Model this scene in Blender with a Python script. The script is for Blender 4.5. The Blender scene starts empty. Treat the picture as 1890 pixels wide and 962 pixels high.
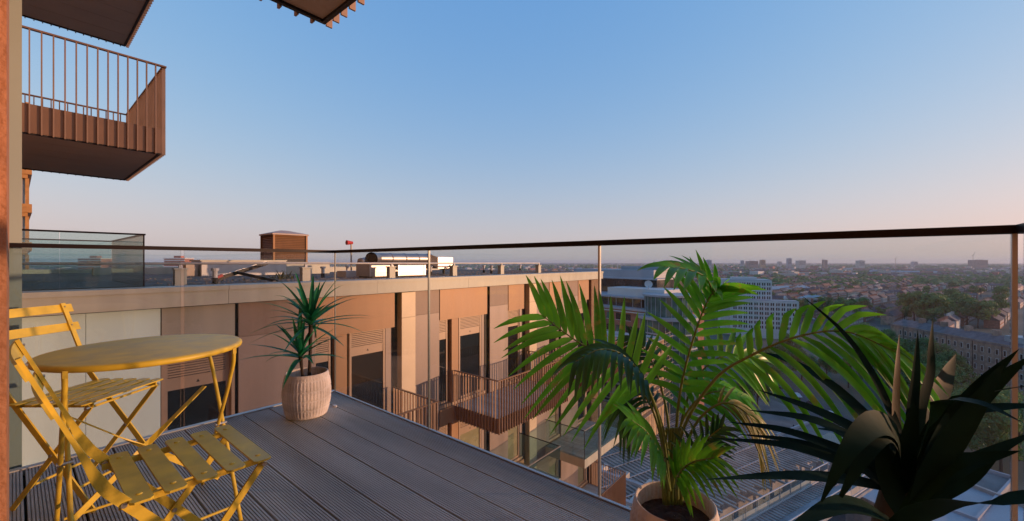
import bpy, math, random
from mathutils import Vector, Matrix, noise

random.seed(7)
scene = bpy.context.scene
COL = scene.collection

# ------------------------------------------------------------------ camera
CZ = 1.016                                   # eye height above the balcony boards
HEAD = math.radians(50.5)
FPX = 758.0
FX, FY = math.sin(HEAD), math.cos(HEAD)
RX, RY = math.cos(HEAD), -math.sin(HEAD)
cam = bpy.data.cameras.new('camera')
cam.sensor_width = 36.0
cam.lens = FPX / 1890 * 36
cam.shift_y = 3.0 / 1890
cam.clip_start = 0.02
cam.clip_end = 60000
camo = bpy.data.objects.new('camera', cam)
COL.objects.link(camo)
camo.location = (0, 0, CZ)
camo.rotation_euler = (math.radians(90), 0, -HEAD)
scene.camera = camo

# ------------------------------------------------------------------ sky, sun, exposure
SUN_AZ, SUN_EL = math.radians(142), math.radians(3.5)
w = bpy.data.worlds.new('World')
scene.world = w
w.use_nodes = True
nt = w.node_tree
bg = nt.nodes['Background']
sky = nt.nodes.new('ShaderNodeTexSky')
sky.sky_type = 'NISHITA'
sky.sun_disc = False
sky.sun_elevation = math.radians(5.0)
sky.sun_rotation = SUN_AZ
sky.altitude = 60
sky.air_density = 1.5
sky.dust_density = 1.0
sky.ozone_density = 2.0
# film response of the whole sky, one curve per channel
sep = nt.nodes.new('ShaderNodeSeparateColor'); com = nt.nodes.new('ShaderNodeCombineColor')
nt.links.new(sky.outputs[0], sep.inputs[0])
for k, (gam, gain) in enumerate(((.87,.230),(.51,.345),(.19,.61))):
    pw = nt.nodes.new('ShaderNodeMath'); pw.operation = 'POWER'; pw.inputs[1].default_value = gam
    mu = nt.nodes.new('ShaderNodeMath'); mu.operation = 'MULTIPLY'; mu.inputs[1].default_value = gain/.15
    nt.links.new(sep.outputs[k], pw.inputs[0]); nt.links.new(pw.outputs[0], mu.inputs[0]); nt.links.new(mu.outputs[0], com.inputs[k])
# ground haze: the sky pales evenly towards the horizon, all the way round
tcw = nt.nodes.new('ShaderNodeTexCoord'); sx = nt.nodes.new('ShaderNodeSeparateXYZ'); nt.links.new(tcw.outputs['Generated'], sx.inputs[0])
ab = nt.nodes.new('ShaderNodeMath'); ab.operation = 'MULTIPLY'; ab.inputs[1].default_value = -1/.15; nt.links.new(sx.outputs[2], ab.inputs[0])
ex = nt.nodes.new('ShaderNodeMath'); ex.operation = 'EXPONENT'; nt.links.new(ab.outputs[0], ex.inputs[0])
fa = nt.nodes.new('ShaderNodeMath'); fa.operation = 'MULTIPLY'; fa.use_clamp = True; fa.inputs[1].default_value = .62; nt.links.new(ex.outputs[0], fa.inputs[0])
mh = nt.nodes.new('ShaderNodeMix'); mh.data_type = 'RGBA'; nt.links.new(fa.outputs[0], mh.inputs[0]); nt.links.new(com.outputs[0], mh.inputs[6])
mh.inputs[7].default_value = (.67/.15,.575/.15,.475/.15,1)
nt.links.new(mh.outputs[2], bg.inputs[0])
bg.inputs[1].default_value = 0.15
sun = bpy.data.lights.new('sun', 'SUN')
sun.energy = 4.0
sun.angle = math.radians(0.6)
sun.color = (1.0, 0.52, 0.29)
suno = bpy.data.objects.new('sun', sun)
COL.objects.link(suno)
sv = Vector((math.sin(SUN_AZ) * math.cos(SUN_EL), math.cos(SUN_AZ) * math.cos(SUN_EL), math.sin(SUN_EL)))
suno.rotation_euler = (-sv).to_track_quat('-Z', 'Y').to_euler()
suno.location = (20, -30, 30)
scene.view_settings.view_transform = 'Standard'
scene.view_settings.look = 'None'
scene.view_settings.exposure = 0.15
scene.view_settings.gamma = 1.0
scene.cycles.use_denoising = True
scene.cycles.max_bounces = 8
scene.cycles.transparent_max_bounces = 24
scene.cycles.volume_bounces = 0
scene.cycles.caustics_reflective = False
scene.cycles.caustics_refractive = False

# ------------------------------------------------------------------ helpers
def W(px, py, D):
    """world point seen at that place of the photograph at depth D"""
    lat = (px - 945) / FPX * D
    return Vector((D * FX + lat * RX, D * FY + lat * RY, CZ - (py - 484) / FPX * D))
def G(px, py, zc):
    """world point on the horizontal plane zc below / above the eye"""
    return W(px, py, -zc * FPX / (py - 484))
def FACE_X(px, Y):
    return Y * math.tan(HEAD + math.atan((px - 945) / FPX))

class MB:
    def __init__(s): s.v, s.f, s.m = [], [], []
    def add(s, vs, fs, mi=0):
        o = len(s.v); s.v += [tuple(p) for p in vs]
        for f in fs: s.f.append(tuple(i + o for i in f)); s.m.append(mi)
        return s
    def box(s, x0, x1, y0, y1, z0, z1, mi=0):
        return s.add([(x0,y0,z0),(x1,y0,z0),(x1,y1,z0),(x0,y1,z0),(x0,y0,z1),(x1,y0,z1),(x1,y1,z1),(x0,y1,z1)],
                     [(0,3,2,1),(4,5,6,7),(0,1,5,4),(1,2,6,5),(2,3,7,6),(3,0,4,7)], mi)
    def bar(s, p0, p1, w, h, up=(0,0,1), mi=0):
        p0, p1 = Vector(p0), Vector(p1); t = (p1 - p0).normalized()
        a = t.cross(Vector(up))
        if a.length < 1e-4: a = t.cross(Vector((1,0,0)))
        a.normalize(); b = a.cross(t)
        vs = []
        for p in (p0, p1):
            for sa, sb in ((-1,-1),(1,-1),(1,1),(-1,1)): vs.append(p + a*sa*w/2 + b*sb*h/2)
        return s.add(vs, [(0,1,2,3),(7,6,5,4),(0,4,5,1),(1,5,6,2),(2,6,7,3),(3,7,4,0)], mi)
    def tube(s, pts, r, n=8, mi=0, caps=True):
        pts = [Vector(p) for p in pts]; rs = r if isinstance(r, (list, tuple)) else [r]*len(pts)
        vs, fs = [], []; prev = None
        for i, p in enumerate(pts):
            t = (pts[min(i+1,len(pts)-1)] - pts[max(i-1,0)]).normalized()
            a = prev - t*prev.dot(t) if prev is not None else t.cross(Vector((0,0,1)))
            if a.length < 1e-4: a = t.cross(Vector((1,0,0)))
            a.normalize(); prev = a; b = t.cross(a)
            for k in range(n):
                q = 2*math.pi*k/n; vs.append(p + (a*math.cos(q) + b*math.sin(q))*rs[i])
        for i in range(len(pts)-1):
            for k in range(n):
                k2 = (k+1) % n; fs.append((i*n+k, i*n+k2, (i+1)*n+k2, (i+1)*n+k))
        if caps:
            fs.append(tuple(range(n-1,-1,-1))); o = (len(pts)-1)*n; fs.append(tuple(range(o,o+n)))
        return s.add(vs, fs, mi)
    def strap(s, pts, wdir, w, th, mi=0):
        """flat steel strap along a path: w wide along wdir, th thick"""
        pts = [Vector(p) for p in pts]; wd = Vector(wdir).normalized(); vs = []; n = len(pts)
        ws = w if isinstance(w, (list, tuple)) else [w]*n
        ts = th if isinstance(th, (list, tuple)) else [th]*n
        for i, p in enumerate(pts):
            t = (pts[min(i+1,n-1)] - pts[max(i-1,0)]).normalized()
            nn = t.cross(wd).normalized()*ts[i]
            vs += [p - wd*ws[i]/2 - nn/2, p + wd*ws[i]/2 - nn/2, p + wd*ws[i]/2 + nn/2, p - wd*ws[i]/2 + nn/2]
        fs = [(3,2,1,0), tuple(range(4*n-4, 4*n))]
        for i in range(n-1):
            for k in range(4):
                k2 = (k+1) % 4; fs.append((i*4+k, i*4+k2, i*4+4+k2, i*4+4+k))
        return s.add(vs, fs, mi)
    def ribbon(s, pts, ws, nh, fold=0.0, mi=0):
        pts = [Vector(p) for p in pts]; n = len(pts); vs = []
        for i, p in enumerate(pts):
            t = (pts[min(i+1,n-1)] - pts[max(i-1,0)]).normalized()
            nn = nh[i] if isinstance(nh, list) else nh
            a = t.cross(nn)
            if a.length < 1e-3: a = t.cross(Vector((.3,.5,.8)))
            a.normalize(); b = a.cross(t)
            vs += [p - a*ws[i]/2 + b*fold*ws[i], p, p + a*ws[i]/2 + b*fold*ws[i]]
        fs = []
        for i in range(n-1):
            for k in (0, 1): fs.append((i*3+k, i*3+k+1, i*3+4+k, i*3+3+k))
        return s.add(vs, fs, mi)
    def prism(s, poly, z0, z1, mi=0):
        n = len(poly)
        return s.add([(x,y,z0) for x,y in poly] + [(x,y,z1) for x,y in poly],
                     [tuple(range(n-1,-1,-1)), tuple(range(n,2*n))] + [(i,(i+1)%n,n+(i+1)%n,n+i) for i in range(n)], mi)
    def lathe(s, prof, n=32, mi=0, rel=None):
        vs, fs = [], []
        for j, (r, z) in enumerate(prof):
            for k in range(n):
                a = 2*math.pi*k/n; rr = r + (rel(k, z, r) if rel else 0)
                vs.append((rr*math.cos(a), rr*math.sin(a), z))
        for j in range(len(prof)-1):
            for k in range(n):
                k2 = (k+1) % n; fs.append((j*n+k, j*n+k2, (j+1)*n+k2, (j+1)*n+k))
        return s.add(vs, fs, mi)
    def mesh(s, name, mats, smooth=False):
        me = bpy.data.meshes.new(name); me.from_pydata(s.v, [], s.f)
        for m in (mats if isinstance(mats, (list, tuple)) else [mats]): me.materials.append(m)
        if any(s.m): me.polygons.foreach_set('material_index', s.m)
        if smooth: me.polygons.foreach_set('use_smooth', [True]*len(me.polygons))
        me.update()
        return me
    def build(s, name, mats, parent=None, off=None, smooth=False):
        """off: subtract this (the thing's place) from the coordinates"""
        if off is not None:
            ox, oy, oz = off; s.v = [(x-ox, y-oy, z-oz) for x, y, z in s.v]
        return link(name, s.mesh(name, mats, smooth), parent)

def link(name, me, parent=None, loc=None, rot=None, scale=None):
    o = bpy.data.objects.new(name, me); COL.objects.link(o)
    if parent is not None: o.parent = parent
    if loc is not None: o.location = loc
    if rot is not None: o.rotation_euler = rot
    if scale is not None: o.scale = scale
    return o
def tag(o, label=None, cat=None, group=None, kind=None):
    if label: o['label'] = label
    if cat: o['category'] = cat
    if group: o['group'] = group
    if kind: o['kind'] = kind
    return o
def thing(name, label, cat, loc=(0,0,0), rotz=0.0, group=None):
    o = bpy.data.objects.new(name, None); COL.objects.link(o)
    o.empty_display_size = .1; o.location = loc; o.rotation_euler = (0,0,rotz)
    return tag(o, label, cat, group)
def copy_tree(o, parent=None):
    c = o.copy(); COL.objects.link(c); c.parent = parent
    for ch in list(o.children): copy_tree(ch, c)
    return c
_cube = {}
def bp(name, m, parent, x0, x1, y0, y1, z0, z1, off=None):
    """box part: one shared unit cube per material"""
    if m.name not in _cube: _cube[m.name] = MB().box(-.5,.5,-.5,.5,-.5,.5).mesh('block', m)
    ox, oy, oz = off if off is not None else ((0,0,0))
    return link(name, _cube[m.name], parent, ((x0+x1)/2-ox,(y0+y1)/2-oy,(z0+z1)/2-oz), None, (abs(x1-x0),abs(y1-y0),abs(z1-z0)))
def spline(pts, n):
    """Catmull-Rom through pts, n+1 samples"""
    P = [Vector(p) for p in pts]; P = [P[0]*2-P[1]] + P + [P[-1]*2-P[-2]]; out = []
    segs = len(P)-3
    for i in range(n+1):
        u = i/n*segs; k = min(int(u), segs-1); t = u-k
        a, b, c, d = P[k:k+4]
        out.append(.5*((2*b) + (c-a)*t + (2*a-5*b+4*c-d)*t*t + (3*b-a-3*c+d)*t**3))
    return out

# ------------------------------------------------------------------ materials
def mat(name, col, rough=.6, metal=0.0, var=.10, scale=3.0, bump=0.0, bscale=40.0, spec=.5, col2=None, stretch=None, perobj=0.0):
    m = bpy.data.materials.new(name); m.use_nodes = True; n = m.node_tree.nodes; l = m.node_tree.links
    b = n['Principled BSDF']; b.inputs['Roughness'].default_value = rough; b.inputs['Metallic'].default_value = metal
    b.inputs['Specular IOR Level'].default_value = spec
    g = n.new('ShaderNodeNewGeometry'); src = g.outputs['Position']
    if stretch:
        mp = n.new('ShaderNodeMapping'); mp.inputs['Scale'].default_value = stretch; l.new(src, mp.inputs[0]); src = mp.outputs[0]
    nz = n.new('ShaderNodeTexNoise'); nz.inputs['Scale'].default_value = scale; nz.inputs['Detail'].default_value = 5; l.new(src, nz.inputs['Vector'])
    mx = n.new('ShaderNodeMix'); mx.data_type = 'RGBA'
    c = col; c2 = col2 or tuple(x*(1-2.2*var) for x in c); c1 = tuple(min(1, x*(1+var)) for x in c)
    mr = n.new('ShaderNodeMapRange'); mr.inputs[1].default_value = .3; mr.inputs[2].default_value = .7; l.new(nz.outputs[0], mr.inputs[0])
    l.new(mr.outputs[0], mx.inputs[0]); mx.inputs[6].default_value = (*c2,1); mx.inputs[7].default_value = (*c1,1)
    out = mx.outputs[2]
    if perobj:
        oi = n.new('ShaderNodeObjectInfo'); h = n.new('ShaderNodeHueSaturation')
        m2 = n.new('ShaderNodeMapRange'); m2.inputs[3].default_value = 1-perobj; m2.inputs[4].default_value = 1+perobj
        l.new(oi.outputs['Random'], m2.inputs[0]); l.new(m2.outputs[0], h.inputs['Value']); l.new(out, h.inputs['Color']); out = h.outputs[0]
    l.new(out, b.inputs['Base Color'])
    nr = n.new('ShaderNodeMapRange'); nr.inputs[3].default_value = max(.02, rough-.08); nr.inputs[4].default_value = min(1, rough+.1)
    l.new(nz.outputs[0], nr.inputs[0]); l.new(nr.outputs[0], b.inputs['Roughness'])
    if bump:
        n2 = n.new('ShaderNodeTexNoise'); n2.inputs['Scale'].default_value = bscale; n2.inputs['Detail'].default_value = 4; l.new(src, n2.inputs['Vector'])
        bu = n.new('ShaderNodeBump'); bu.inputs['Strength'].default_value = bump; bu.inputs['Distance'].default_value = .01
        l.new(n2.outputs[0], bu.inputs['Height']); l.new(bu.outputs[0], b.inputs['Normal'])
    return m
def glass(name, tint, refl=.04, rough=0.0):
    """thin clear glass: tinted transmission plus Schlick reflection on each face"""
    m = bpy.data.materials.new(name); m.use_nodes = True; n = m.node_tree.nodes; l = m.node_tree.links
    n.remove(n['Principled BSDF'])
    tr = n.new('ShaderNodeBsdfTransparent'); tr.inputs[0].default_value = (*tint,1)
    gl = n.new('ShaderNodeBsdfGlossy'); gl.inputs['Roughness'].default_value = rough
    lw = n.new('ShaderNodeLayerWeight'); lw.inputs[0].default_value = .5
    pw = n.new('ShaderNodeMath'); pw.operation = 'POWER'; pw.inputs[1].default_value = 5; l.new(lw.outputs['Facing'], pw.inputs[0])
    ma = n.new('ShaderNodeMath'); ma.operation = 'MULTIPLY_ADD'; ma.inputs[1].default_value = 1-refl; ma.inputs[2].default_value = refl; l.new(pw.outputs[0], ma.inputs[0])
    mx = n.new('ShaderNodeMixShader'); l.new(ma.outputs[0], mx.inputs[0]); l.new(tr.outputs[0], mx.inputs[1]); l.new(gl.outputs[0], mx.inputs[2])
    l.new(mx.outputs[0], n['Material Output'].inputs[0])
    return m
def leafmat(name, col, col2, trans=.35, rough=.4, scale=14.0, perobj=.12, tcol=None, spec=.5, dry=None):
    m = bpy.data.materials.new(name); m.use_nodes = True; n = m.node_tree.nodes; l = m.node_tree.links
    b = n['Principled BSDF']; b.inputs['Roughness'].default_value = rough; b.inputs['Specular IOR Level'].default_value = spec
    g = n.new('ShaderNodeNewGeometry')
    nz = n.new('ShaderNodeTexNoise'); nz.inputs['Scale'].default_value = scale; l.new(g.outputs['Position'], nz.inputs['Vector'])
    mr = n.new('ShaderNodeMapRange'); mr.inputs[1].default_value = .35; mr.inputs[2].default_value = .65; l.new(nz.outputs[0], mr.inputs[0])
    mx = n.new('ShaderNodeMix'); mx.data_type = 'RGBA'; l.new(mr.outputs[0], mx.inputs[0])
    mx.inputs[6].default_value = (*col,1); mx.inputs[7].default_value = (*col2,1)
    src = mx.outputs[2]
    if dry:
        n3 = n.new('ShaderNodeTexNoise'); n3.inputs['Scale'].default_value = 26; n3.inputs['Detail'].default_value = 4; l.new(g.outputs['Position'], n3.inputs['Vector'])
        r3 = n.new('ShaderNodeMapRange'); r3.inputs[1].default_value = .60; r3.inputs[2].default_value = .70; l.new(n3.outputs[0], r3.inputs[0])
        x3 = n.new('ShaderNodeMix'); x3.data_type = 'RGBA'; l.new(r3.outputs[0], x3.inputs[0]); l.new(src, x3.inputs[6]); x3.inputs[7].default_value = (*dry,1); src = x3.outputs[2]
    oi = n.new('ShaderNodeObjectInfo'); h = n.new('ShaderNodeHueSaturation')
    m2 = n.new('ShaderNodeMapRange'); m2.inputs[3].default_value = 1-perobj; m2.inputs[4].default_value = 1+perobj
    l.new(oi.outputs['Random'], m2.inputs[0]); l.new(m2.outputs[0], h.inputs['Value']); l.new(src, h.inputs['Color'])
    l.new(h.outputs[0], b.inputs['Base Color'])
    t = n.new('ShaderNodeBsdfTranslucent')
    if tcol: t.inputs[0].default_value = (*tcol,1)
    else: l.new(h.outputs[0], t.inputs[0])
    ms = n.new('ShaderNodeMixShader'); ms.inputs[0].default_value = trans
    l.new(b.outputs[0], ms.inputs[1]); l.new(t.outputs[0], ms.inputs[2]); l.new(ms.outputs[0], n['Material Output'].inputs[0])
    return m
M = {}
M['deck'] = mat('composite_decking', (.48,.50,.475), .55, var=.17, scale=5, bump=.15, bscale=200, stretch=(1,.15,1))
M['deck_dark'] = mat('deck_substructure', (.02,.02,.02), .8)
M['alu'] = mat('mill_aluminium', (.55,.56,.56), .4, .6, var=.06)
M['bronze_dark'] = mat('dark_bronze_rail', (.010,.005,.005), .4, 0, var=.05, spec=.2)
M['joint'] = mat('grey_joint', (.16,.17,.17), .35, .2, var=.05)
M['steel'] = mat('brushed_steel', (.50,.49,.47), .35, .8, var=.06)
M['glass'] = glass('balustrade_glass', (.885,.925,.94), .035)
M['glass_far'] = glass('terrace_glass', (.81,.90,.895), .06)
M['glass_edge'] = glass('glass_edge', (.55,.75,.70), .12, .15)
M['pier'] = mat('orange_brick', (.42,.19,.09), .8, var=.15, scale=30, bump=.4, bscale=150)
M['clad_pale'] = mat('pale_metal_cladding', (.31,.38,.36), .45, .15, var=.04, scale=1.2)
M['yellow'] = mat('yellow_powder_coat', (.78,.54,.05), .40, var=.10, scale=14, bump=.05, bscale=300)
M['bolt'] = mat('zinc_bolt', (.5,.45,.38), .35, .9)
M['grommet'] = mat('grey_plastic_foot', (.25,.22,.2), .6)
M['pot'] = mat('pale_terracotta', (.72,.63,.57), .85, var=.16, scale=9, bump=.3, bscale=90)
M['soil'] = mat('potting_soil', (.07,.035,.02), .95, var=.3, scale=40, bump=.8, bscale=120)
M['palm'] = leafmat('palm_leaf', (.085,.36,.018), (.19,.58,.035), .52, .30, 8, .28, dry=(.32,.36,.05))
M['palm_shade'] = leafmat('palm_leaf_shaded', (.018,.085,.028), (.045,.16,.035), .3, .36, 8, .2)  # same palm leaf, its green darkened to stand for shade on some fronds
M['palm_dry'] = leafmat('palm_leaf_dry', (.34,.30,.06), (.22,.27,.05), .4, .5, 30)
M['palm_stem'] = leafmat('palm_stem', (.13,.20,.035), (.20,.24,.05), .1, .5, 20)
M['yucca'] = leafmat('yucca_leaf', (.012,.20,.085), (.035,.27,.10), .28, .36, 16)
M['cane'] = mat('dark_cane', (.035,.022,.014), .8, bump=.4)
M['drac'] = leafmat('dracaena_leaf', (.004,.020,.015), (.010,.036,.025), .05, .5, 10, tcol=(.015,.05,.015), spec=.04)  # dark green leaf, deepened towards black in place of the shade on it
M['drac_gold'] = leafmat('dracaena_leaf_gold', (.16,.11,.02), (.22,.13,.025), .35, .4, 12)
M['drac_trunk'] = mat('dracaena_trunk', (.05,.045,.035), .8, bump=.4)
M['bal_bronze'] = mat('bronze_metal', (.25,.145,.085), .42, .35, var=.05)
M['bal_bar'] = mat('bronze_bar', (.33,.215,.14), .42, .3, var=.05)
M['soffit'] = mat('soffit_board', (.46,.38,.32), .6, var=.05, scale=1.5)
M['soffit_dark'] = mat('soffit_dark', (.10,.075,.06), .6, var=.05, scale=1.5)
M['black'] = mat('black_gap', (.012,.011,.011), .6)
M['cornice'] = mat('cream_cornice', (.50,.50,.42), .5, .1, var=.07, scale=1.2, stretch=(3,3,.6))
M['spandrel'] = mat('tan_spandrel', (.43,.25,.13), .48, .1, var=.08, scale=.8, perobj=.07, stretch=(3,3,.3))
M['brown'] = mat('brown_panel', (.26,.195,.16), .5, .15, var=.09, scale=1.0, perobj=.08, stretch=(3,3,.3))
M['brown2'] = mat('rose_brown_panel', (.33,.265,.23), .45, .15, var=.08, scale=.9, perobj=.07, stretch=(3,3,.3))
M['grey_panel'] = mat('grey_brown_panel', (.36,.35,.30), .5, .1, var=.06, scale=.9, stretch=(3,3,.3))
M['pale'] = mat('pale_green_panel', (.66,.86,.84), .5, .1, var=.05, scale=.7, stretch=(3,3,.3))
M['fin'] = mat('cream_fin', (.66,.54,.38), .45, .1, var=.03)
M['frame'] = mat('bronze_window_frame', (.40,.30,.22), .45, .2, var=.03)
M['win'] = mat('dark_window', (.012,.014,.016), .04, 0, var=.1, scale=1.5, spec=.8)
M['win_warm'] = mat('window_blind', (.30,.29,.17), .25, 0, var=.1, scale=2, spec=.8)
M['roof'] = mat('roof_membrane', (.17,.15,.13), .9, var=.25, scale=2.5, bump=.8, bscale=18)
M['gravel'] = mat('roof_gravel', (.28,.24,.20), .9, var=.3, scale=12)
M['galv'] = mat('galvanised_duct', (.42,.41,.40), .40, .85, var=.10, scale=1.6)
M['louvre'] = mat('brown_louvre', (.26,.14,.06), .5, .2, var=.06)
M['white'] = mat('white_paint', (.70,.68,.64), .5, var=.06)
M['red'] = mat('red_paint', (.45,.03,.03), .5)
M['tower_gold'] = mat('gold_tower_band', (.40,.20,.06), .45, .3, var=.08)
M['tower_wall'] = mat('tower_pale_wall', (.62,.52,.42), .5)
M['weed'] = leafmat('weed', (.07,.08,.02), (.14,.11,.03), .3, .6, 5)
# ================================================================== our balcony: boards, slab, balustrade
deck = MB().box(-.60,1.600,-.33,3.150,-.22,-.030).build('balcony_floor', M['deck_dark']); tag(deck, kind='structure')
def board_mesh():
    wd, y0, y1 = .150, -.322, 3.118; nr = 14; pitch = wd/nr; prof = []
    for i in range(nr):
        x = -wd/2 + i*pitch
        prof += [(x+.0012,-.0055),(x+.0020,0),(x+pitch-.0020,0),(x+pitch-.0012,-.0055)]
    prof = [(-wd/2,-.024)] + prof + [(wd/2,-.024)]
    mb = MB(); n = len(prof)
    vs = [(x,y0,z) for x,z in prof] + [(x,y1,z) for x,z in prof]
    mb.add(vs, [(i,i+1,n+i+1,n+i) for i in range(n-1)] + [tuple(range(n-1,-1,-1)), tuple(range(n,2*n))])
    return mb.mesh('plank', M['deck'])
bm_ = board_mesh()
for k in range(14):
    link('plank', bm_, deck, (1.518 - .1565*k, 0, random.uniform(-.0006,.0006)))
MB().box(1.598,1.612,-.345,3.160,-.030,.006).build('edge_trim', M['alu'], deck)
MB().box(-.60,1.598,3.122,3.158,-.030,.006).build('edge_trim', M['alu'], deck)
MB().prism([(.012*math.cos(a*math.pi/4), .02*math.sin(a*math.pi/4)) for a in range(8)], .0005, .012).build('fixing_cap', M['white'], deck).location = W(618,751,2.885).xy.to_3d()

bal = thing('glass_balustrade', 'frameless glass balustrade with dark handrail around the decked balcony', 'balustrade', (1.623, 1.4, 0))
OB = (1.623, 1.4, 0)
for y0, y1 in ((2.008,3.150),(.852,1.992),(-.316,.836)):
    bp('pane', M['glass'], bal, 1.616,1.631, y0,y1, -.10,1.090, OB)
for x0, x1 in ((.668,1.612),(-.58,.652)):
    bp('pane', M['glass'], bal, x0,x1, 3.164,3.179, -.10,1.090, OB)
bp('pane', M['glass'], bal, -.5,1.612, -.349,-.334, -.10,1.090, OB)
for y in (2.0,.844):
    bp('joint_strip', M['joint' if y > 1 else 'steel'], bal, 1.6175,1.6295, y-.0045,y+.0045, -.02,1.088, OB)
bp('joint_strip', M['joint'], bal, 1.617,1.626, 3.153,3.161, -.02,1.088, OB)
bp('joint_strip', M['steel'], bal, 1.6165,1.6305, -.327,-.3175, -.10,1.088, OB)
bp('handrail', M['bronze_dark'], bal, 1.601,1.645, -.362,3.193, 1.0885,1.110, OB)
bp('handrail', M['bronze_dark'], bal, -.58,1.6005, 3.150,3.193, 1.0885,1.110, OB)
bp('handrail', M['bronze_dark'], bal, -.5,1.6005, -.362,-.320, 1.0885,1.110, OB)
bp('base_channel', M['alu'], bal, 1.6125,1.640, -.36,3.19, -.16,-.035, OB)
bp('base_channel', M['alu'], bal, -.58,1.612, 3.1605,3.19, -.16,-.035, OB)

tower = thing('apartment_tower', 'own tower wall with orange brick pier and pale metal corner panel at the left edge', 'building', (-.75, 3, 0))
OT = (-.75, 3, 0)
bp('wall', M['spandrel'], tower, -6,-.602, -30,40, -51,34, OT)
bp('brick_pier', M['pier'], tower, -.45,-.0035, .50,.78, -.029,2.93, OT)
bp('corner_panel', M['clad_pale'], tower, -.601,.026, 3.205,3.46, -.42,2.93, OT)
bp('corner_plinth', M['bronze_dark'], tower, -.601,.03, 3.2,3.5, -.75,-.50, OT)

# ================================================================== bar balconies
def bar_balcony(label, loc, rotz, Wd, Dp, group, sides=(1,1), sp=.119, n_soffit=6, name='bar_balcony'):
    t = thing(name, label, 'balcony', loc, rotz, group)
    bp('floor_slab', M['deck'], t, .02,Wd-.02, 0,Dp-.02, -.16,-.01)
    ps = (Wd-.09)/n_soffit
    for k in range(n_soffit):
        bp('soffit_panel', M['soffit'], t, .045+k*ps+.004,.045+(k+1)*ps-.004, 0,Dp-.046, -.43,-.405)
    bp('soffit_backing', M['black'], t, .03,Wd-.03, .0,Dp-.03, -.40,-.165)
    bp('fascia', M['bal_bronze'], t, 0,Wd, Dp-.012,Dp, -.43,.0)
    bp('fascia', M['bal_bronze'], t, 0,.012, 0,Dp-.013, -.43,.0)
    bp('fascia', M['bal_bronze'], t, Wd-.012,Wd, 0,Dp-.013, -.43,.0)
    bp('fascia_lip', M['black'], t, .013,Wd-.013, Dp-.045,Dp-.013, -.45,-.41)
    bp('fascia_lip', M['black'], t, .013,.045, 0,Dp-.046, -.45,-.41)
    bp('fascia_lip', M['black'], t, Wd-.045,Wd-.013, 0,Dp-.046, -.45,-.41)
    n = int(Wd/sp)
    for k in range(n+1):
        x = k*Wd/n; x = min(max(x,.008),Wd-.008)
        bp('bar', M['bal_bar'], t, x-.008,x+.008, Dp+.0008,Dp+.05, -.45,1.095)
    n = int(Dp/sp)
    for k in range(n):
        y = k*Dp/n + .03
        bp('bar', M['bal_bar'], t, -.05,-.0008, y-.008,y+.008, -.45,1.095)
        bp('bar', M['bal_bar'], t, Wd+.0008,Wd+.05, y-.008,y+.008, -.45,1.095)
    bp('handrail', M['bal_bronze'], t, -.055,Wd+.055, Dp-.002,Dp+.055, 1.0955,1.12)
    bp('handrail', M['bal_bronze'], t, -.055,.002, 0,Dp-.0025, 1.0955,1.12)
    bp('handrail', M['bal_bronze'], t, Wd-.002,Wd+.055, 0,Dp-.0025, 1.0955,1.12)
    return t
R90 = math.radians(-90)
GB = 'bronze bar balconies of the towers'
bar_balcony('bronze balcony soffit with toothed fins overhead at the top centre', (-.60,3.27,3.37), R90, 3.55, 2.20, GB, n_soffit=3)
bar_balcony('bronze bar balcony hanging off the tower at the upper left', (-.60,13.1,3.37), R90, 3.68, 2.27, GB)
bar_balcony('balcony soffit cut off by the top edge at the upper left', (-.60,13.1,6.50), R90, 3.68, 2.27, GB)

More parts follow.
